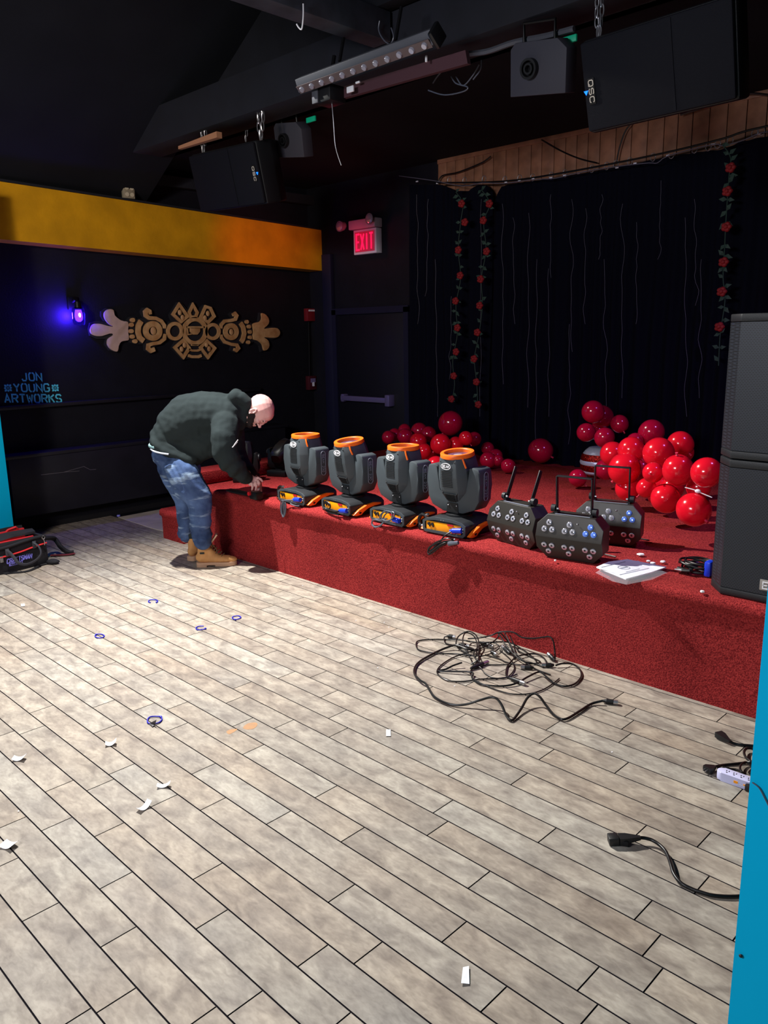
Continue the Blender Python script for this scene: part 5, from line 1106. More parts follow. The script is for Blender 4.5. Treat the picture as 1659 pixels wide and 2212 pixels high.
# ================================================================ CABLE TIES AND PAPER SCRAPS ON THE FLOOR
CT = lambda x, y: (180+x/4.366, 1260+y/4.366)
def tie(pts, closed, label, head, r=.003, CR=CT):
    P = fpts(pts, .005, CR=CR); c = sum(P, V((0, 0, 0)))/len(P)
    t = thing('cable_tie', (c.x, c.y, 0), 0, label, 'cable tie', 'blue cable ties on the floor')
    MB().tube(spline(P, 4, closed), r, 6, closed=closed).build('strap', 'tie', t, world=True)
    h = atz(*CR(*head), .006); MB().box(h, (.012, .010, .008), bev=.002).build('head', 'tie', t, world=True)
tie([(635, 182), (615, 175), (620, 160), (650, 154), (690, 158), (703, 170), (690, 180)], False, 'open blue cable tie shaped like a C, farthest from the camera', (690, 178))
tie([(1135, 404), (1090, 405), (1062, 420), (1075, 437), (1110, 437), (1150, 430)], False, 'open blue cable tie shaped like a U in the middle of the floor', (1152, 426))
tie([(1405, 328), (1415, 313), (1460, 306), (1487, 320), (1465, 335), (1435, 342)], True, 'closed blue cable tie loop nearest the red stage', (1435, 342))
tie([(110, 495), (125, 482), (170, 480), (198, 495), (175, 513), (130, 513)], True, 'closed blue cable tie loop leftmost on the floor', (122, 482))
C9 = lambda x, y: (x/3.95, 1530+y/3.95)
tie([(1285, 72), (1370, 72), (1378, 100), (1340, 128), (1270, 128), (1258, 100)], True, 'large blue cable tie loop around a torn black scrap, nearest the camera', (1372, 72), r=.0032, CR=C9)
q = [atz(*C9(x, y), z) for x, y, z in ((1270, 130, .004), (1310, 118, .01), (1335, 98, .035), (1325, 140, .006), (1300, 158, .004))]
tag(MB().loft([q, [p+V((0, 0, .0015)) for p in q]]).build('foil_scrap', mat('dark_scrap', (70, 66, 70), .5)), 'torn dark scrap curled beside the largest blue cable tie', 'scrap')
def scrap(pts, CR, label, th=.001):
    P = [atz(*CR(x, y), z) for x, y, z in pts]
    return tag(MB().loft([P, [p+V((0, 0, th)) for p in P]]).build('paper_scrap', 'paper', smooth=20), label, 'scrap', 'white paper scraps on the floor')
def scurl(a, b, w, CR, label, lift=.02):
    """a curled strip of paper from a to b"""
    A_, B_ = atz(*CR(*a), .003), atz(*CR(*b), .003); d = (B_-A_); n_ = V((-d.y, d.x, 0)).normalized()*w
    rows_ = []
    for i in range(9):
        t_ = i/8; p = A_+d*t_; h = lift*(abs(t_-.42)/.58)**2
        rows_.append([p-n_+V((0, 0, h)), p+n_+V((0, 0, h)), p+n_+V((0, 0, h+.0012)), p-n_+V((0, 0, h+.0012))])
    return tag(MB().loft(rows_).build('paper_scrap', 'paper', smooth=60), label, 'scrap', 'white paper scraps on the floor')
scurl((112, 435), (222, 430), .017, C9, 'curled white paper scrap at the left edge above the two middle ones', .018)
scurl((900, 312), (995, 298), .017, C9, 'curled white paper scrap just below left of the largest blue cable tie', .018)
scurl((1340, 668), (1455, 660), .013, C9, 'curled white paper scrap on the seam, upper of the pair at lower left', .016)
scurl((1180, 880), (1280, 820), .014, C9, 'twisted white paper scrap, lower of the pair at lower left', .02)
scurl((25, 1160), (130, 1185), .020, C9, 'folded white paper scrap at the left edge of the picture', .014)
scrap([(1440, 120, .003), (1472, 120, .003), (1474, 166, .003), (1440, 166, .003)], lambda x, y: (400+x/3.318, 1540+y/3.318), 'small flat white rectangle of paper in the middle of the floor')
scrap([(1000, 2090, .004), (1013, 2087, .005), (1014, 2126, .003), (996, 2124, .006)], lambda x, y: (x, y), 'upright curled white paper scrap near the bottom of the picture')
scrap([(45, 1305, .003), (53, 1304, .003), (54, 1309, .003), (46, 1310, .003)], lambda x, y: (x, y), 'tiny white crumb of paper on the far left of the floor')
scrap([(150, 877, .003), (163, 872, .004), (166, 878, .003), (155, 882, .003)], C9, 'tiny white crumb of paper above the folded scrap at the left edge')
# brown scuffs on the planks
def scuff(pts):
    return MB().prism([(p.x, p.y) for p in [atz(x, y) for x, y in sm_(pts)]], .0002, .0006)
def sm_(pts): return [tuple(p)[:2] for p in spline([(x, y, 0) for x, y in pts], 4, True)]
M['scuff'] = mat('brown_scuff', (176, 128, 78), .6, rgb2=(160, 120, 84), vscale=30)
t = scuff([(525, 1572), (535, 1563), (552, 1561), (556, 1566), (548, 1574), (533, 1576)]); t.prism([(p.x, p.y) for p in [atz(x, y) for x, y in sm_([(489, 1581), (497, 1576), (512, 1575), (506, 1581), (495, 1586)])]], .0002, .0006)
tag(t.build('floor_stain', 'scuff'), 'two brown stain smears on the planks left of centre', 'stain')
# small glitter dots by the stage foot
r_ = random.Random(2)
mb = MB()
for x, y in ((697, 1275), (654, 1265), (865, 1327), (905, 1345), (887, 1344), (803, 1311), (765, 1296), (811, 1325), (769, 1341), (840, 1355), (830, 1345), (975, 1330), (982, 1482), (816, 1443), (1322, 1625), (1015, 1420)):
    p = atz(x, y); mb.prism([(.004*math.cos(k*1.256), .004*math.sin(k*1.256)) for k in range(5)], .0005, .002, T(p))
tag(mb.build('glitter', 'white'), 'sparse tiny white confetti dots on the planks near the stage', 'confetti', kind='stuff')
# small bottle cap by the left wall
c = atz(256, 1113, .01); tag(MB().cyl((c.x, c.y, .0), (c.x, c.y, .014), .018, .016).build('bottle_cap', mat('lilac_cap', (150, 150, 255), .4)), 'small lilac bottle cap on the floor by the left wall', 'cap')
# ================================================================ TOOL BAG
BX = lambda x, y: (x/6.381, 1080+y/6.381)
fr0 = atz(*BX(660, 860), .01); fl0 = atz(*BX(0, 1020), .01)
ax = (fr0-fl0); ax.z = 0; ax.normalize(); ay = V((-ax.y, ax.x, 0))   # ax along the long front face, ay to the back
o_ = V((fr0.x, fr0.y, 0)); L = .62; Dp = .27; Hb = .245
fm = frame(o_, -ax, ay, (0, 0, 1))    # local x runs left from the right front corner, y back
fm = Matrix.Translation(o_) @ Matrix(((-ax.x, ay.x, 0, 0), (-ax.y, ay.y, 0, 0), (0, 0, 1, 0), (0, 0, 0, 1)))
t = thing('tool_bag', o_, 0, 'open black and red canvas tool bag on the floor at the left edge', 'bag')
mb = MB()
mb.loft([[fm @ V(p) for p in ring] for ring in [
    [(0, 0, .0), (L, 0, .0), (L, Dp, .0), (0, Dp, .0)], [(-.005, -.008, .05), (L, -.008, .05), (L, Dp+.005, .05), (-.005, Dp+.005, .05)],
    [(0, 0, Hb*.9), (L, 0, Hb*.9), (L, Dp, Hb*.9), (0, Dp, Hb*.9)], [(.012, .012, Hb), (L-.01, .012, Hb), (L-.01, Dp-.01, Hb), (.012, Dp-.01, Hb)],
    [(.03, .03, Hb-.004), (L-.03, .03, Hb-.004), (L-.03, Dp-.03, Hb-.004), (.03, Dp-.03, Hb-.004)], [(.035, .035, Hb-.09), (L-.03, .035, Hb-.09), (L-.03, Dp-.03, Hb-.09), (.035, Dp-.03, Hb-.09)]]])
mb.build('body', 'bag', t, world=True)
MB().box((L/2+.02, .05, Hb-.035), (L-.1, .02, .07), fm, bev=.006).box((L/2+.02, .19, Hb+.0), (L-.1, .018, .09), fm, bev=.006).box((L/2, .12, Hb-.08), (L-.1, .2, .02), fm).build('red_lining', 'bag_red', t, world=True)
MB().tube([fm @ V(p) for p in ((.10, .20, Hb+.02), (.14, .19, Hb+.062), (.2, .19, Hb+.05), (.22, .2, Hb+.03))], .016, 8, flat=.6).build('red_tool_grip', 'bag_red', t, world=True)
# two flaps standing open on top
MB().loft([[fm @ V((x, .065+.01*math.sin(x*12), Hb-.01+.025+.012*math.sin(x*9+1))), fm @ V((x, .115, Hb+.04+.012*math.sin(x*7))), fm @ V((x, .12, Hb+.035)), fm @ V((x, .07, Hb+.01))] for x in [.04+i*.055 for i in range(10)]]).build('zip_flap', 'bag', t, world=True)
MB().loft([[fm @ V((x, .22, Hb-.0)), fm @ V((x, .24, Hb+.055+.008*math.sin(x*9))), fm @ V((x, .25, Hb+.05)), fm @ V((x, .235, Hb))] for x in [.06+i*.055 for i in range(10)]]).build('zip_flap', 'bag', t, world=True)
# front piping and webbing handles
fr = lambda x, z, y=-.012: fm @ V((x, y, z))
MB().tube(spline([fr(.0, .178), fr(.12, .165), fr(.22, .150), fr(.34, .142), fr(.46, .142), fr(.6, .150)], 5), .0105, 8, flat=.6).build('red_piping', 'bag_red', t, world=True)
MB().tube(spline([fr(.0, .236), fr(.08, .238), fr(.2, .226), fr(.34, .21), (fr(.6, .205))], 4), .012, 8).build('rim_piping', 'bag', t, world=True)
MB().tube(spline([fr(.11, .205, -.02), fr(.085, .17, -.05), fr(.085, .115, -.07), fr(.13, .075, -.075), fr(.21, .055, -.07), fr(.27, .08, -.06), fr(.29, .12, -.05), fr(.315, .17, -.03), fr(.335, .185, -.018)], 5), .013, 8, flat=.35).build('carry_handle', 'webbing', t, world=True)
MB().box((.105, -.018, .185), (.03, .01, .06), fm, bev=.003).box((.325, -.018, .17), (.03, .01, .06), fm, bev=.003).build('handle_loop', 'webbing', t, world=True)
mt = frame(fr(.245, .088, -.0095), ax, (0, 0, 1), -ay)
mt = Matrix.Translation(fr(.235, .098, -.0105)) @ Matrix(((ax.x, 0, -ay.x, 0), (ax.y, 0, -ay.y, 0), (0, 1, 0, 0), (0, 0, 0, 1)))
M['lilac'] = mat('lilac_print', (150, 145, 255), .5)
letters(MB(), 'CRAFTSMAN', .034, mt, thick=1.25, depth=.002, fit=.20, slant=1.5).build('lettering', 'lilac', t, world=True)
pl = MB().box((-.03, -.032, 0), (.11, .022, .0015), mt, bev=.0005).build('print_plate', 'lilac', t, world=True)
letters(MB(), 'TRADESMAN', .014, mt @ T(-.03, -.032, .001), thick=1.2, depth=.0015, fit=.095).build('lettering', 'bag', pl, world=True)
MB().tube([fr(.025+.012*math.cos(k*PI/5), .228+.014*math.sin(k*PI/5), -.02) for k in range(10)], .003, 6, closed=True).tube([fr(.025, .213, -.022), fr(.022, .185, -.026), fr(.024, .165, -.024)], .004, 6).build('snap_hook', 'steel', t, world=True)
MB().box((.375, -.016, .125), (.026, .008, .05), fm, bev=.002).build('metal_buckle', 'steel_dull', t, world=True)
# shoulder strap to the right, padded end lying on the floor
s0 = fm @ V((-.0, .07, .20)); 
sp = [s0, atz(*BX(740, 530), .13), atz(*BX(830, 640), .07), atz(*BX(900, 700), .03), atz(*BX(960, 725), .012), atz(*BX(1020, 722), .01)]
MB().tube(spline(sp, 5), [.028]*26, 10, flat=.7).build('shoulder_strap', 'bag', t, world=True)
MB().tube(spline([atz(*BX(1030, 735), .012), atz(*BX(940, 752), .010), atz(*BX(820, 758), .010), atz(*BX(700, 762), .010)], 5), .022, 8, flat=.22).build('shoulder_strap', mat('maroon_strap', (96, 22, 30), .8), t, world=True)
c = atz(*BX(730, 850), .02)
MB().sph((0, 0, 0), (.055, .035, .022), T(c) @ RZ(.7)).build('strap_pad', 'bag', t, world=True)
MB().tube(spline([atz(*BX(660, 870), .01), atz(*BX(540, 905), .008), atz(*BX(430, 960), .008), atz(*BX(300, 990), .008), atz(*BX(150, 990), .008), atz(*BX(30, 1010), .01)], 5), .012, 8, flat=.35).tube(spline([atz(*BX(560, 905), .008), atz(*BX(500, 940), .006), atz(*BX(380, 985), .006), atz(*BX(200, 1005), .006), atz(*BX(60, 1020), .006)], 4), .005, 6).build('loose_strap', 'bag', t, world=True)
# ================================================================ THE MAN BENDING OVER THE STAGE
P0 = V((-5.38, 3.36, 0)); DN = V((-.7010, .7131, 0)); UN = V((.7131, .7010, 0))   # away from camera / to the man's front
def mp(px, py, b=0.0):
    d = ray(px, py); k = ((P0+DN*b)-EYE).dot(DN)/d.dot(DN); return EYE+d*k
def K(x, y, b=0.0): return mp(280+x/4.1475, 800+y/4.1475, b)
def K2(x, y, b=0.0): return mp(470+x/9.76, 930+y/9.76, b)
SCL = 1/1153.0
FR3 = Matrix((UN, DN, V((0, 0, 1)))).transposed().to_4x4()
_US = [(math.sin(PI*i/10)*math.cos(2*PI*j/14), math.sin(PI*i/10)*math.sin(2*PI*j/14), math.cos(PI*i/10)) for i in range(1, 10) for j in range(14)]+[(0, 0, 1), (0, 0, -1)]
_UF = [(i*14+j, i*14+(j+1) % 14, (i+1)*14+(j+1) % 14, (i+1)*14+j) for i in range(8) for j in range(14)]+[(126, (j+1) % 14, j) for j in range(14)]+[(127, 8*14+j, 8*14+(j+1) % 14) for j in range(14)]
class Blob:
    """many overlapping ellipsoids, fused by remesh()"""
    def __init__(s): s.v = []; s.f = []
    def sph(s, c, r, m=I4, u=0, v=0):
        if not hasattr(r, '__len__'): r = (r, r, r)
        mm = m @ T(c) @ Matrix.Diagonal((*r, 1)); o = len(s.v)
        s.v += [tuple(mm @ V(p)) for p in _US]; s.f += [tuple(o+i for i in f) for f in _UF]
    def build(s, name, m, parent, world=True, smooth=0):
        me = bpy.data.meshes.new(name); me.from_pydata(s.v, [], s.f); me.transform(MW[parent.name].inverted()); me.materials.append(M[m] if isinstance(m, str) else m)
        for p in me.polygons: p.use_smooth = True
        o = bpy.data.objects.new(name, me); COL.objects.link(o); o.parent = parent; MW[o.name] = MW[parent.name]; return o
def chain_(mb, nodes, conv=K, s=SCL):
    """nodes: (x, y, b, r, br) crop pixels; overlapping ellipsoids between them"""
    for a, b in zip(nodes, nodes[1:]):
        n = max(2, int(math.hypot(a[0]-b[0], a[1]-b[1], (a[2]-b[2])/s)/(min(a[3], b[3])*.33))+1)
        for i in range(n+1):
            t_ = i/n; q = [a[j]+(b[j]-a[j])*t_ for j in range(5)]
            c = conv(q[0], q[1], q[2]); r = q[3]*s
            mb.sph((0, 0, 0), (r, r*q[4], r), T(c) @ FR3, 14, 10)
def remesh(mb, name, m, parent, vox, smooth=6, disp=None, sub=False):
    me = bpy.data.meshes.new('t'); me.from_pydata(mb.v, [], mb.f)
    o = bpy.data.objects.new('t', me); COL.objects.link(o)
    r = o.modifiers.new('r', 'REMESH'); r.mode = 'VOXEL'; r.voxel_size = vox; r.use_smooth_shade = True
    if smooth:
        s_ = o.modifiers.new('s', 'SMOOTH'); s_.factor = .5; s_.iterations = smooth
    dg = bpy.context.evaluated_depsgraph_get(); dg.update()
    nm = bpy.data.meshes.new_from_object(o.evaluated_get(dg)); bpy.data.objects.remove(o); bpy.data.meshes.remove(me)
    if disp:
        nv = [v.normal.copy() for v in nm.vertices]
        for v, n_ in zip(nm.vertices, nv): v.co += n_*disp(v.co, n_)
    nm.transform(MW[parent.name].inverted()); nm.materials.clear(); nm.materials.append(M[m] if isinstance(m, str) else m)
    for p in nm.polygons: p.use_smooth = True
    nm.name = name
    ob = bpy.data.objects.new(name, nm); COL.objects.link(ob); ob.parent = parent; MW[ob.name] = MW[parent.name]
    return ob
man = thing('person', (-5.38, 3.36, 0), 0, 'bearded bald man in dark hoodie, jeans and tan boots bending over the stage', 'person')
# --- hoodie
hd = Blob()
torso = [(300, 640, 0, 105, 1.35), (345, 600, 0, 150, 1.12), (430, 520, 0, 205, .88), (540, 450, 0, 240, .82), (660, 410, 0, 225, .92), (780, 400, 0, 205, 1.08), (880, 400, 0, 180, 1.22), (950, 390, 0, 130, 1.15)]
chain_(hd, torso)
chain_(hd, [(400, 700, 0, 120, 1.2), (500, 690, 0, 150, 1.05), (590, 670, 0, 165, .95), (680, 620, 0, 170, .95), (800, 540, 0, 150, 1.1)])
chain_(hd, [(285, 640, 0, 98, 1.75), (380, 680, 0, 108, 1.75), (480, 735, 0, 100, 1.9), (580, 775, 0, 82, 2.2)])   # hem band around the hips
# hood bunched behind the neck
chain_(hd, [(940, 240, -.08, 62, 1.0), (955, 225, 0, 62, 1.2), (945, 240, .08, 60, 1.0)])
chain_(hd, [(940, 235, -.04, 60, 1.3), (1000, 255, -.05, 62, 1.4), (1050, 290, -.04, 55, 1.5), (1045, 350, -.03, 52, 1.4), (1020, 420, -.04, 55, 1.3), (985, 480, -.04, 60, 1.3)])
# near arm
near = [(860, 500, -.17, 128, .8), (845, 600, -.225, 118, .85), (850, 720, -.24, 112, .85), (885, 800, -.22, 105, .9), (940, 860, -.17, 96, .9), (1000, 920, -.11, 78, .9), (1040, 955, -.07, 62, .9)]
chain_(hd, near)
far = [(900, 480, .17, 125, .8), (930, 600, .22, 110, .85), (950, 740, .22, 100, .85), (990, 830, .17, 88, .9), (1060, 900, .10, 66, .9), (1090, 930, .06, 56, .9)]
chain_(hd, far)
def wr(co, n_):
    q = co-P0; u_ = q.dot(UN); z = q.z; b = q.dot(DN)
    d = .004*noise.noise(co*9)
    # diagonal pull folds across the back and side, tight rings on the sleeves
    f = (u_*.75+z*1.0)*26+2.2*noise.noise(co*4)
    k = max(0, min(1, (1.30-z)*3))*max(0, min(1, (.16-u_)*6))
    d += k*.017*(math.sin(f)**3)*(.7+.9*noise.noise(co*5))
    if u_ > .12 and b < .0:
        g_ = (z-.9*u_)*44+3*noise.noise(co*5); d += .006*math.sin(g_)*max(0, min(1, (1.05-z)*5))
    d += .0035*noise.noise(co*26)
    return d
hoodie = remesh(hd, 'hoodie', 'hood', man, .009, 5, wr)
# seam/shoulder panel line and chest print
# --- jeans
jn = Blob()
chain_(jn, [(300, 765, 0, 100, 1.6), (370, 810, 0, 112, 1.45), (450, 850, 0, 110, 1.4), (545, 880, 0, 95, 1.5)])
chain_(jn, [(370, 860, 0, 125, 1.15), (470, 900, -.05, 130, .9)])
nl = [(440, 885, -.10, 130, .85), (490, 950, -.11, 158, .78), (535, 1030, -.11, 155, .75), (600, 1110, -.11, 132, .78), (630, 1200, -.11, 112, .85), (632, 1300, -.11, 102, .9), (636, 1400, -.11, 98, .9), (645, 1480, -.11, 92, .95), (655, 1525, -.11, 86, 1.0)]
chain_(jn, nl)
fl_ = [(390, 870, .10, 130, .85), (420, 950, .11, 140, .8), (460, 1060, .12, 115, .85), (490, 1160, .13, 92, .95), (495, 1280, .13, 80, 1.0), (500, 1380, .13, 74, 1.0), (500, 1470, .13, 72, 1.0)]
chain_(jn, fl_)
def wj(co, n_):
    q = co-P0; u_ = q.dot(UN); z = q.z
    d = .003*noise.noise(co*12)+.002*noise.noise(co*30)
    f = z*62-u_*24+3*noise.noise(co*4)
    d += .012*(math.sin(f)**3)*max(0, min(1, (.52-z)*4))*(.6+.8*noise.noise(co*6))
    f2 = (z*.8+u_*1.1)*34+3*noise.noise(co*3.3); d += .008*(math.sin(f2)**3)*max(0, min(1, (z-.42)*5))
    return d
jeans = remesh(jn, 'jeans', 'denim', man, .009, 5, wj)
wb = MB(); wb.tube(spline([K(190, 705, -.10), K(220, 726, -.165), K(280, 742, -.18), K(350, 752, -.185)], 5), .007, 6).build('waistband_edge', mat('pale_stitched_band', (170, 176, 190), .8), jeans, world=True)
wb = Blob(); chain_(wb, [(196, 672, -.06, 26, 1.8), (222, 684, -.13, 18, 1.8)]); wb.build('shirt_tail', mat('pale_aqua_shirt', (150, 190, 196), .8), man, world=True, smooth=80)
for pts in ([(500, 1165+0, -.215), (560, 1180, -.21), (650, 1160, -.195)],): pass
# --- body: head, neck, hands and limbs in one skin surface
bd = Blob()
ua = (UN*.957+V((0, 0, .29))).normalized(); fn = (UN*.29-V((0, 0, .957))).normalized()   # crown axis, face normal
hc = K(1158, 362, -.02)
turn = -.12
fn = (fn+DN*turn).normalized(); ua = (ua-fn*ua.dot(fn)).normalized(); sd = ua.cross(fn).normalized()
HM = T(hc) @ Matrix((fn, sd, ua)).transposed().to_4x4() @ Matrix.Scale(1.09, 4)     # local: x face, y side, z crown
hp = lambda x, y, z: HM @ V((x, y, z))
def he(c, r): bd.sph(c, r, HM, 20, 14)
he((-.012, 0, .022), (.100, .078, .092)); he((.022, 0, .005), (.074, .069, .085)); he((.03, 0, .045), (.060, .062, .055))
he((.028, 0, -.055), (.062, .056, .058)); he((.050, 0, -.082), (.036, .036, .032)); he((-.01, 0, -.05), (.055, .058, .05))
he((.084, 0, .020), (.014, .045, .012))                                   # brow
he((.092, 0, -.012), (.012, .010, .028)); he((.106, 0, -.030), (.013, .013, .012)); he((.093, .014, -.033), (.010, .008, .008)); he((.093, -.014, -.033), (.010, .008, .008))
he((.086, 0, -.055), (.012, .024, .007)); he((.084, 0, -.068), (.012, .020, .008))
for s_ in (-1, 1):
    he((.066, s_*.038, -.022), (.022, .022, .018))
    # ear: rim, lobe and bowl
    for k in range(9):
        a = -.6+k*.45; he((-.004-.013*math.cos(a)*1.0, s_*(.079+.004*math.sin(a)), -.028+.026*math.sin(a)), (.007, .006, .007))
    he((.002, s_*.076, -.052), (.008, .006, .009)); he((.002, s_*.074, -.03), (.012, .004, .018))
chain_(bd, [(1140, 400, -.02, 70, 1.0), (1080, 410, -.01, 78, 1.1), (1010, 410, 0, 85, 1.3), (900, 430, 0, 100, 1.2), (700, 450, 0, 90, 1.0), (500, 560, 0, 80, 1.0), (420, 800, 0, 70, 1.0)])
chain_(bd, [(860, 500, -.15, 60, 1), (850, 720, -.22, 55, 1), (900, 810, -.20, 48, 1), (1050, 930, -.06, 38, 1)])
chain_(bd, [(900, 480, .15, 60, 1), (950, 740, .21, 52, 1), (1000, 830, .16, 46, 1), (1090, 930, .06, 34, 1)])
chain_(bd, [(430, 830, -.06, 60, .8), (560, 1050, -.11, 70, .8), (640, 1300, -.11, 55, 1), (655, 1540, -.11, 48, 1)])
chain_(bd, [(400, 830, .06, 60, .8), (460, 1060, .12, 75, .8), (495, 1280, .13, 50, 1), (500, 1500, .13, 46, 1)])
# near hand: wrist -> palm -> five fingers, in the close-up crop's coordinates
S2 = 1/(9.76*278.0)
def ch2(n): chain_(bd, n, K2, S2)
ch2([(570, 930, -.06, 92, .95), (650, 985, -.055, 88, .8), (720, 1030, -.05, 92, .62), (790, 1075, -.045, 95, .55)])
ch2([(690, 1030, -.06, 70, .7), (700, 1110, -.06, 62, .7)])
ch2([(850, 1000, -.045, 33, 1), (910, 1030, -.05, 29, 1), (945, 1070, -.05, 24, 1)])                      # index, reaching forward
ch2([(850, 1060, -.07, 33, 1), (880, 1110, -.085, 30, 1), (862, 1165, -.08, 27, 1), (845, 1190, -.07, 23, 1)])   # middle, curled
ch2([(800, 1100, -.085, 33, 1), (820, 1170, -.10, 30, 1), (815, 1230, -.095, 27, 1), (800, 1255, -.085, 23, 1)])  # ring finger
ch2([(720, 1120, -.09, 31, 1), (740, 1185, -.10, 28, 1), (735, 1230, -.095, 25, 1), (728, 1250, -.085, 21, 1)])   # little finger
ch2([(820, 1050, -.02, 36, 1), (880, 1120, -.01, 32, 1), (900, 1190, -.015, 28, 1), (915, 1235, -.02, 24, 1)])    # thumb against the clamp
# far hand, beside and behind
ch2([(700, 940, .05, 85, .9), (780, 1000, .05, 82, .7), (840, 1070, .05, 80, .6)])
for k, (x, y) in enumerate(((905, 1100), (890, 1140), (865, 1165), (830, 1180))):
    b0 = .02+k*.019; ch2([(x-50, y-70, b0, 30, 1), (x, y-10, b0, 28, 1), (x+15, y+55, b0, 25, 1), (x+5, y+90, b0, 21, 1)])
ch2([(830, 1040, .0, 32, 1), (900, 1180, -.0, 28, 1), (925, 1280, -.01, 22, 1)])
body = remesh(bd, 'body', 'skin', man, .0045, 2)
# beard and brows
br = Blob()
def be(c, r, n=8): br.sph(c, r, HM, 14, 10)
for s_ in (-1, 1):
    be((.020, s_*.058, -.050), (.030, .013, .030)); be((.045, s_*.047, -.070), (.030, .014, .026)); be((.006, s_*.062, -.030), (.012, .010, .026)); be((.070, s_*.030, -.083), (.022, .018, .020))
    be((.084, s_*.018, -.046), (.008, .014, .005))
be((.078, 0, -.092), (.020, .030, .022)); be((.052, 0, -.108), (.034, .034, .024)); be((.02, 0, -.095), (.036, .045, .022)); be((.060, 0, -.118), (.022, .026, .018))
remesh(br, 'beard', 'beard', man, .0045, 2, lambda co, n_: .0035*noise.noise(co*120)+.001)
for s_ in (-1, 1):
    MB().tube([hp(.086, s_*.012, .014), hp(.088, s_*.026, .019), hp(.080, s_*.044, .012)], .0042, 6).build('eyebrow', 'beard', man, world=True)
    MB().tube([hp(.0875, s_*.018, -.022), hp(.089, s_*.030, -.025), hp(.081, s_*.045, -.020)], .0022, 6).build('eyelashes', 'beard', man, world=True)
MB().sph((.004, -.088, -.054), .0035, HM).build('ear_stud', 'steel', man, world=True)
# hoodie drawstring end
MB().tube([K(972, 622, -.33), K(950, 650, -.335), K(925, 688, -.335)], .0035, 5).tube([K(966, 640, -.33), K(945, 665, -.335), K(920, 690, -.335)], .003, 5).build('sleeve_print', 'white', hoodie, world=True)
# --- boots
def boot(heel, toe_dir, name_lbl, L=.315, shaft_top=None, open_tongue=True):
    d = V((toe_dir[0], toe_dir[1], 0)).normalized(); n_ = V((-d.y, d.x, 0))
    fm = Matrix.Translation(V((heel[0], heel[1], 0))) @ Matrix(((d.x, n_.x, 0, 0), (d.y, n_.y, 0, 0), (0, 0, 1, 0), (0, 0, 0, 1)))
    o = Blob()
    def e(c, r): o.sph(c, r, fm, 16, 12)
    for x, w, h, z in ((.045, .036, .045, .075), (.08, .040, .05, .075), (.12, .042, .045, .07), (.16, .045, .038, .062), (.20, .048, .034, .056), (.24, .047, .031, .052), (.272, .038, .026, .048)): e((x, 0, z), (.05, w, h))
    for i in range(10):
        z = .075+i*.013; e((.062+.003*i*.2, 0, z), (.055-.0006*i, .044, .03))
    e((.115, 0, .10), (.045, .036, .035)); e((.10, 0, .135), (.035, .035, .03))
    bo = remesh(o, 'boot', 'boot', man, .0055, 4, lambda co, nn: .0012*noise.noise(co*25))
    so = [(0, .0), (.01, -.034), (.05, -.042), (.10, -.036), (.15, -.040), (.21, -.050), (.26, -.048), (.30, -.030), (.318, 0), (.30, .030), (.26, .048), (.21, .050), (.15, .040), (.10, .036), (.05, .042), (.01, .034)]
    so = [tuple(p)[:2] for p in spline([(x, y, 0) for x, y in so], 3, True)]
    MB().prism(so, .014, .036, fm, bev=.004).prism([(x, y) for x, y in so if x < .10]+[], .0, .016, fm).prism([(x, y) for x, y in so if x > .135], .004, .016, fm).build('sole', 'sole', bo, world=True)
    MB().lathe([(.050, .185), (.054, .19), (.056, .215), (.052, .225), (.046, .22)], fm @ T(.065, 0, 0) @ Matrix.Diagonal((1.05, .85, 1, 1)), 20).build('padded_collar', 'sock', bo, world=True)
    if open_tongue:
        q = [(.10, -.032, .17), (.10, .032, .17), (.165, .034, .262), (.172, -.034, .262)]
        MB().loft([[fm @ V(p) for p in q], [fm @ (V(p)+V((.010, 0, -.006))) for p in q]]).build('tongue', 'sole', bo, world=True)
        q = [(.07, -.046, .19), (.108, -.040, .185), (.102, -.043, .235), (.078, -.050, .238)]
        MB().loft([[fm @ V(p) for p in q], [fm @ (V(p)+V((0, .008, 0))) for p in q]]).build('upper_flap', 'boot', bo, world=True)
    la = MB()
    for i in range(6):
        x, z = .118+.018*i, .175-.017*i; w = .032-.0005*i
        la.tube([fm @ V((x-.008, -w, z-.01)), fm @ V((x+.014, -.0, z+.008)), fm @ V((x-.008, w, z-.01))], .0035, 6)
    la.tube([fm @ V(p) for p in ((.13, -.02, .175), (.155, -.05, .17), (.17, -.045, .14), (.16, -.055, .11))], .003, 5)
    la.build('laces', mat('tan_laces', (96, 76, 50), .8) if 'tan_laces' not in bpy.data.materials else bpy.data.materials['tan_laces'], bo, world=True)
    MB().box((.055, -.0465, .118), (.035, .004, .014), fm @ RZ(0), bev=.001).build('side_mark', 'sock', bo, world=True)
    return bo
h1 = atz(423, 1226); h1 = h1+DN*.035
boot((h1.x, h1.y), (.20, .232), '')
h2 = atz(410, 1212); boot((h2.x, h2.y), (-.35, 1.0), '', open_tongue=False)
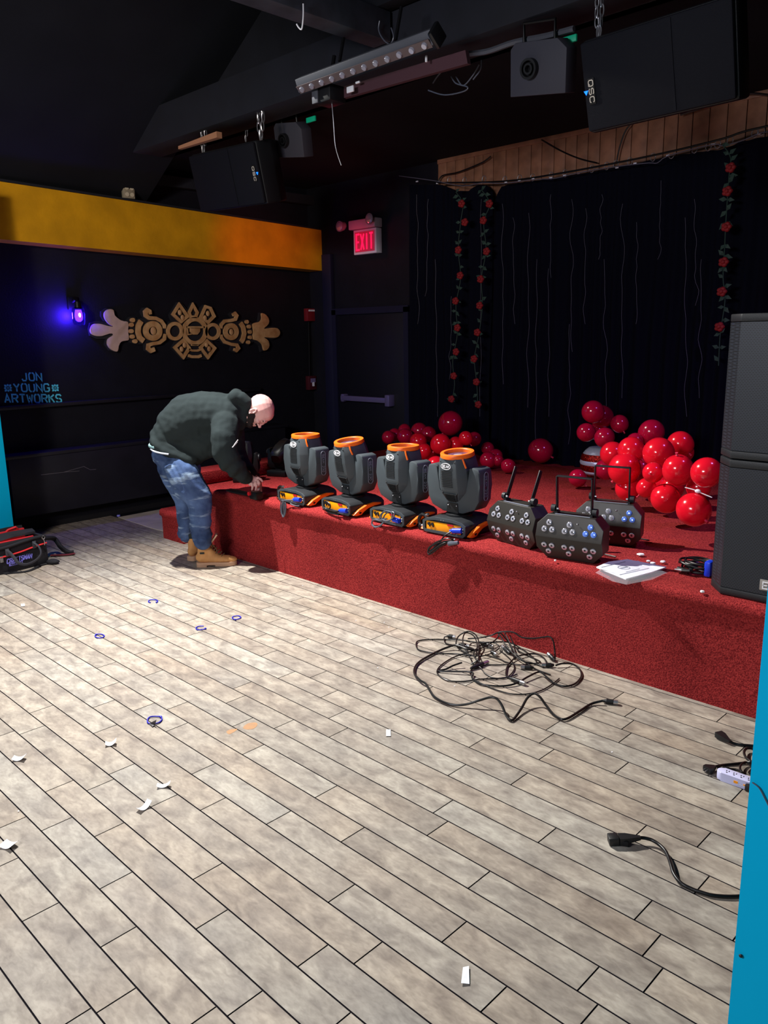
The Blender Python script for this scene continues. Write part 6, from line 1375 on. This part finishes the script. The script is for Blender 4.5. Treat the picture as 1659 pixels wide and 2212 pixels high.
# ================================================================ LIGHT
w = bpy.data.worlds.new('world'); SC.world = w; w.use_nodes = True
w.node_tree.nodes['Background'].inputs[0].default_value = (.18, .22, .5, 1); w.node_tree.nodes['Background'].inputs[1].default_value = .01
def spot(name, loc, at, W, ang, blend, size, col=(1, 1, 1)):
    l = bpy.data.lights.new(name, 'SPOT'); l.energy = W; l.spot_size = math.radians(ang); l.spot_blend = blend; l.shadow_soft_size = size; l.color = col
    o = bpy.data.objects.new(name, l); COL.objects.link(o); o.matrix_world = T(loc) @ (V(at)-V(loc)).to_track_quat('-Z', 'Y').to_matrix().to_4x4(); return o
def area(name, loc, at, W, sx, sy, col=(1, 1, 1)):
    l = bpy.data.lights.new(name, 'AREA'); l.shape = 'RECTANGLE'; l.size = sx; l.size_y = sy; l.energy = W; l.color = col
    o = bpy.data.objects.new(name, l); COL.objects.link(o); o.matrix_world = T(loc) @ (V(at)-V(loc)).to_track_quat('-Z', 'Y').to_matrix().to_4x4(); return o
def point(name, loc, W, r, col):
    l = bpy.data.lights.new(name, 'POINT'); l.energy = W; l.shadow_soft_size = r; l.color = col
    o = bpy.data.objects.new(name, l); COL.objects.link(o); o.location = loc; return o
spot('work_light', (-5.5, 2.7, 4.05), (-3.2, 2.2, 0), 2150, 103, 1, .03, (1, .975, .92))
area('room_light', (-2.2, -2.1, 2.9), (-2.6, 4, 2.9), 150, 1.4, .6, (.92, .92, 1))
spot('fascia_fill', (-3.6, -.8, 3.0), (-7.2, 3.2, 2.25), 330, 80, 1, .15, (1, .86, .66))  # added warm fill, no fixture seen; brightens the fascia and left teal wall
spot('violet_wash', (-.9, 5.0, 3.3), (-3.0, 4.9, .6), 75, 84, .8, .05, (.45, .2, 1))
point('blue_lamp_light', (XL+.06, lc.y-.05, lc.z), 26, .04, (.05, .012, 1))
spot('added_red_wash', (-5.7, 4.9, 2.75), (-7.46, 5.65, 2.72), 34, 46, 1, .05, (1, .06, .04))  # added red spot of unseen source, reddens the fascia's right end
point('exit_glow_light', (ec.x-.1, YB-.35, ec.z+.05), 1.2, .05, (1, .05, .12))
vs = SC.view_settings
SC.display_settings.display_device = 'sRGB'
vs.view_transform = 'Standard'; vs.look = 'None'; vs.exposure = 0; vs.gamma = 1; vs.use_curve_mapping = False
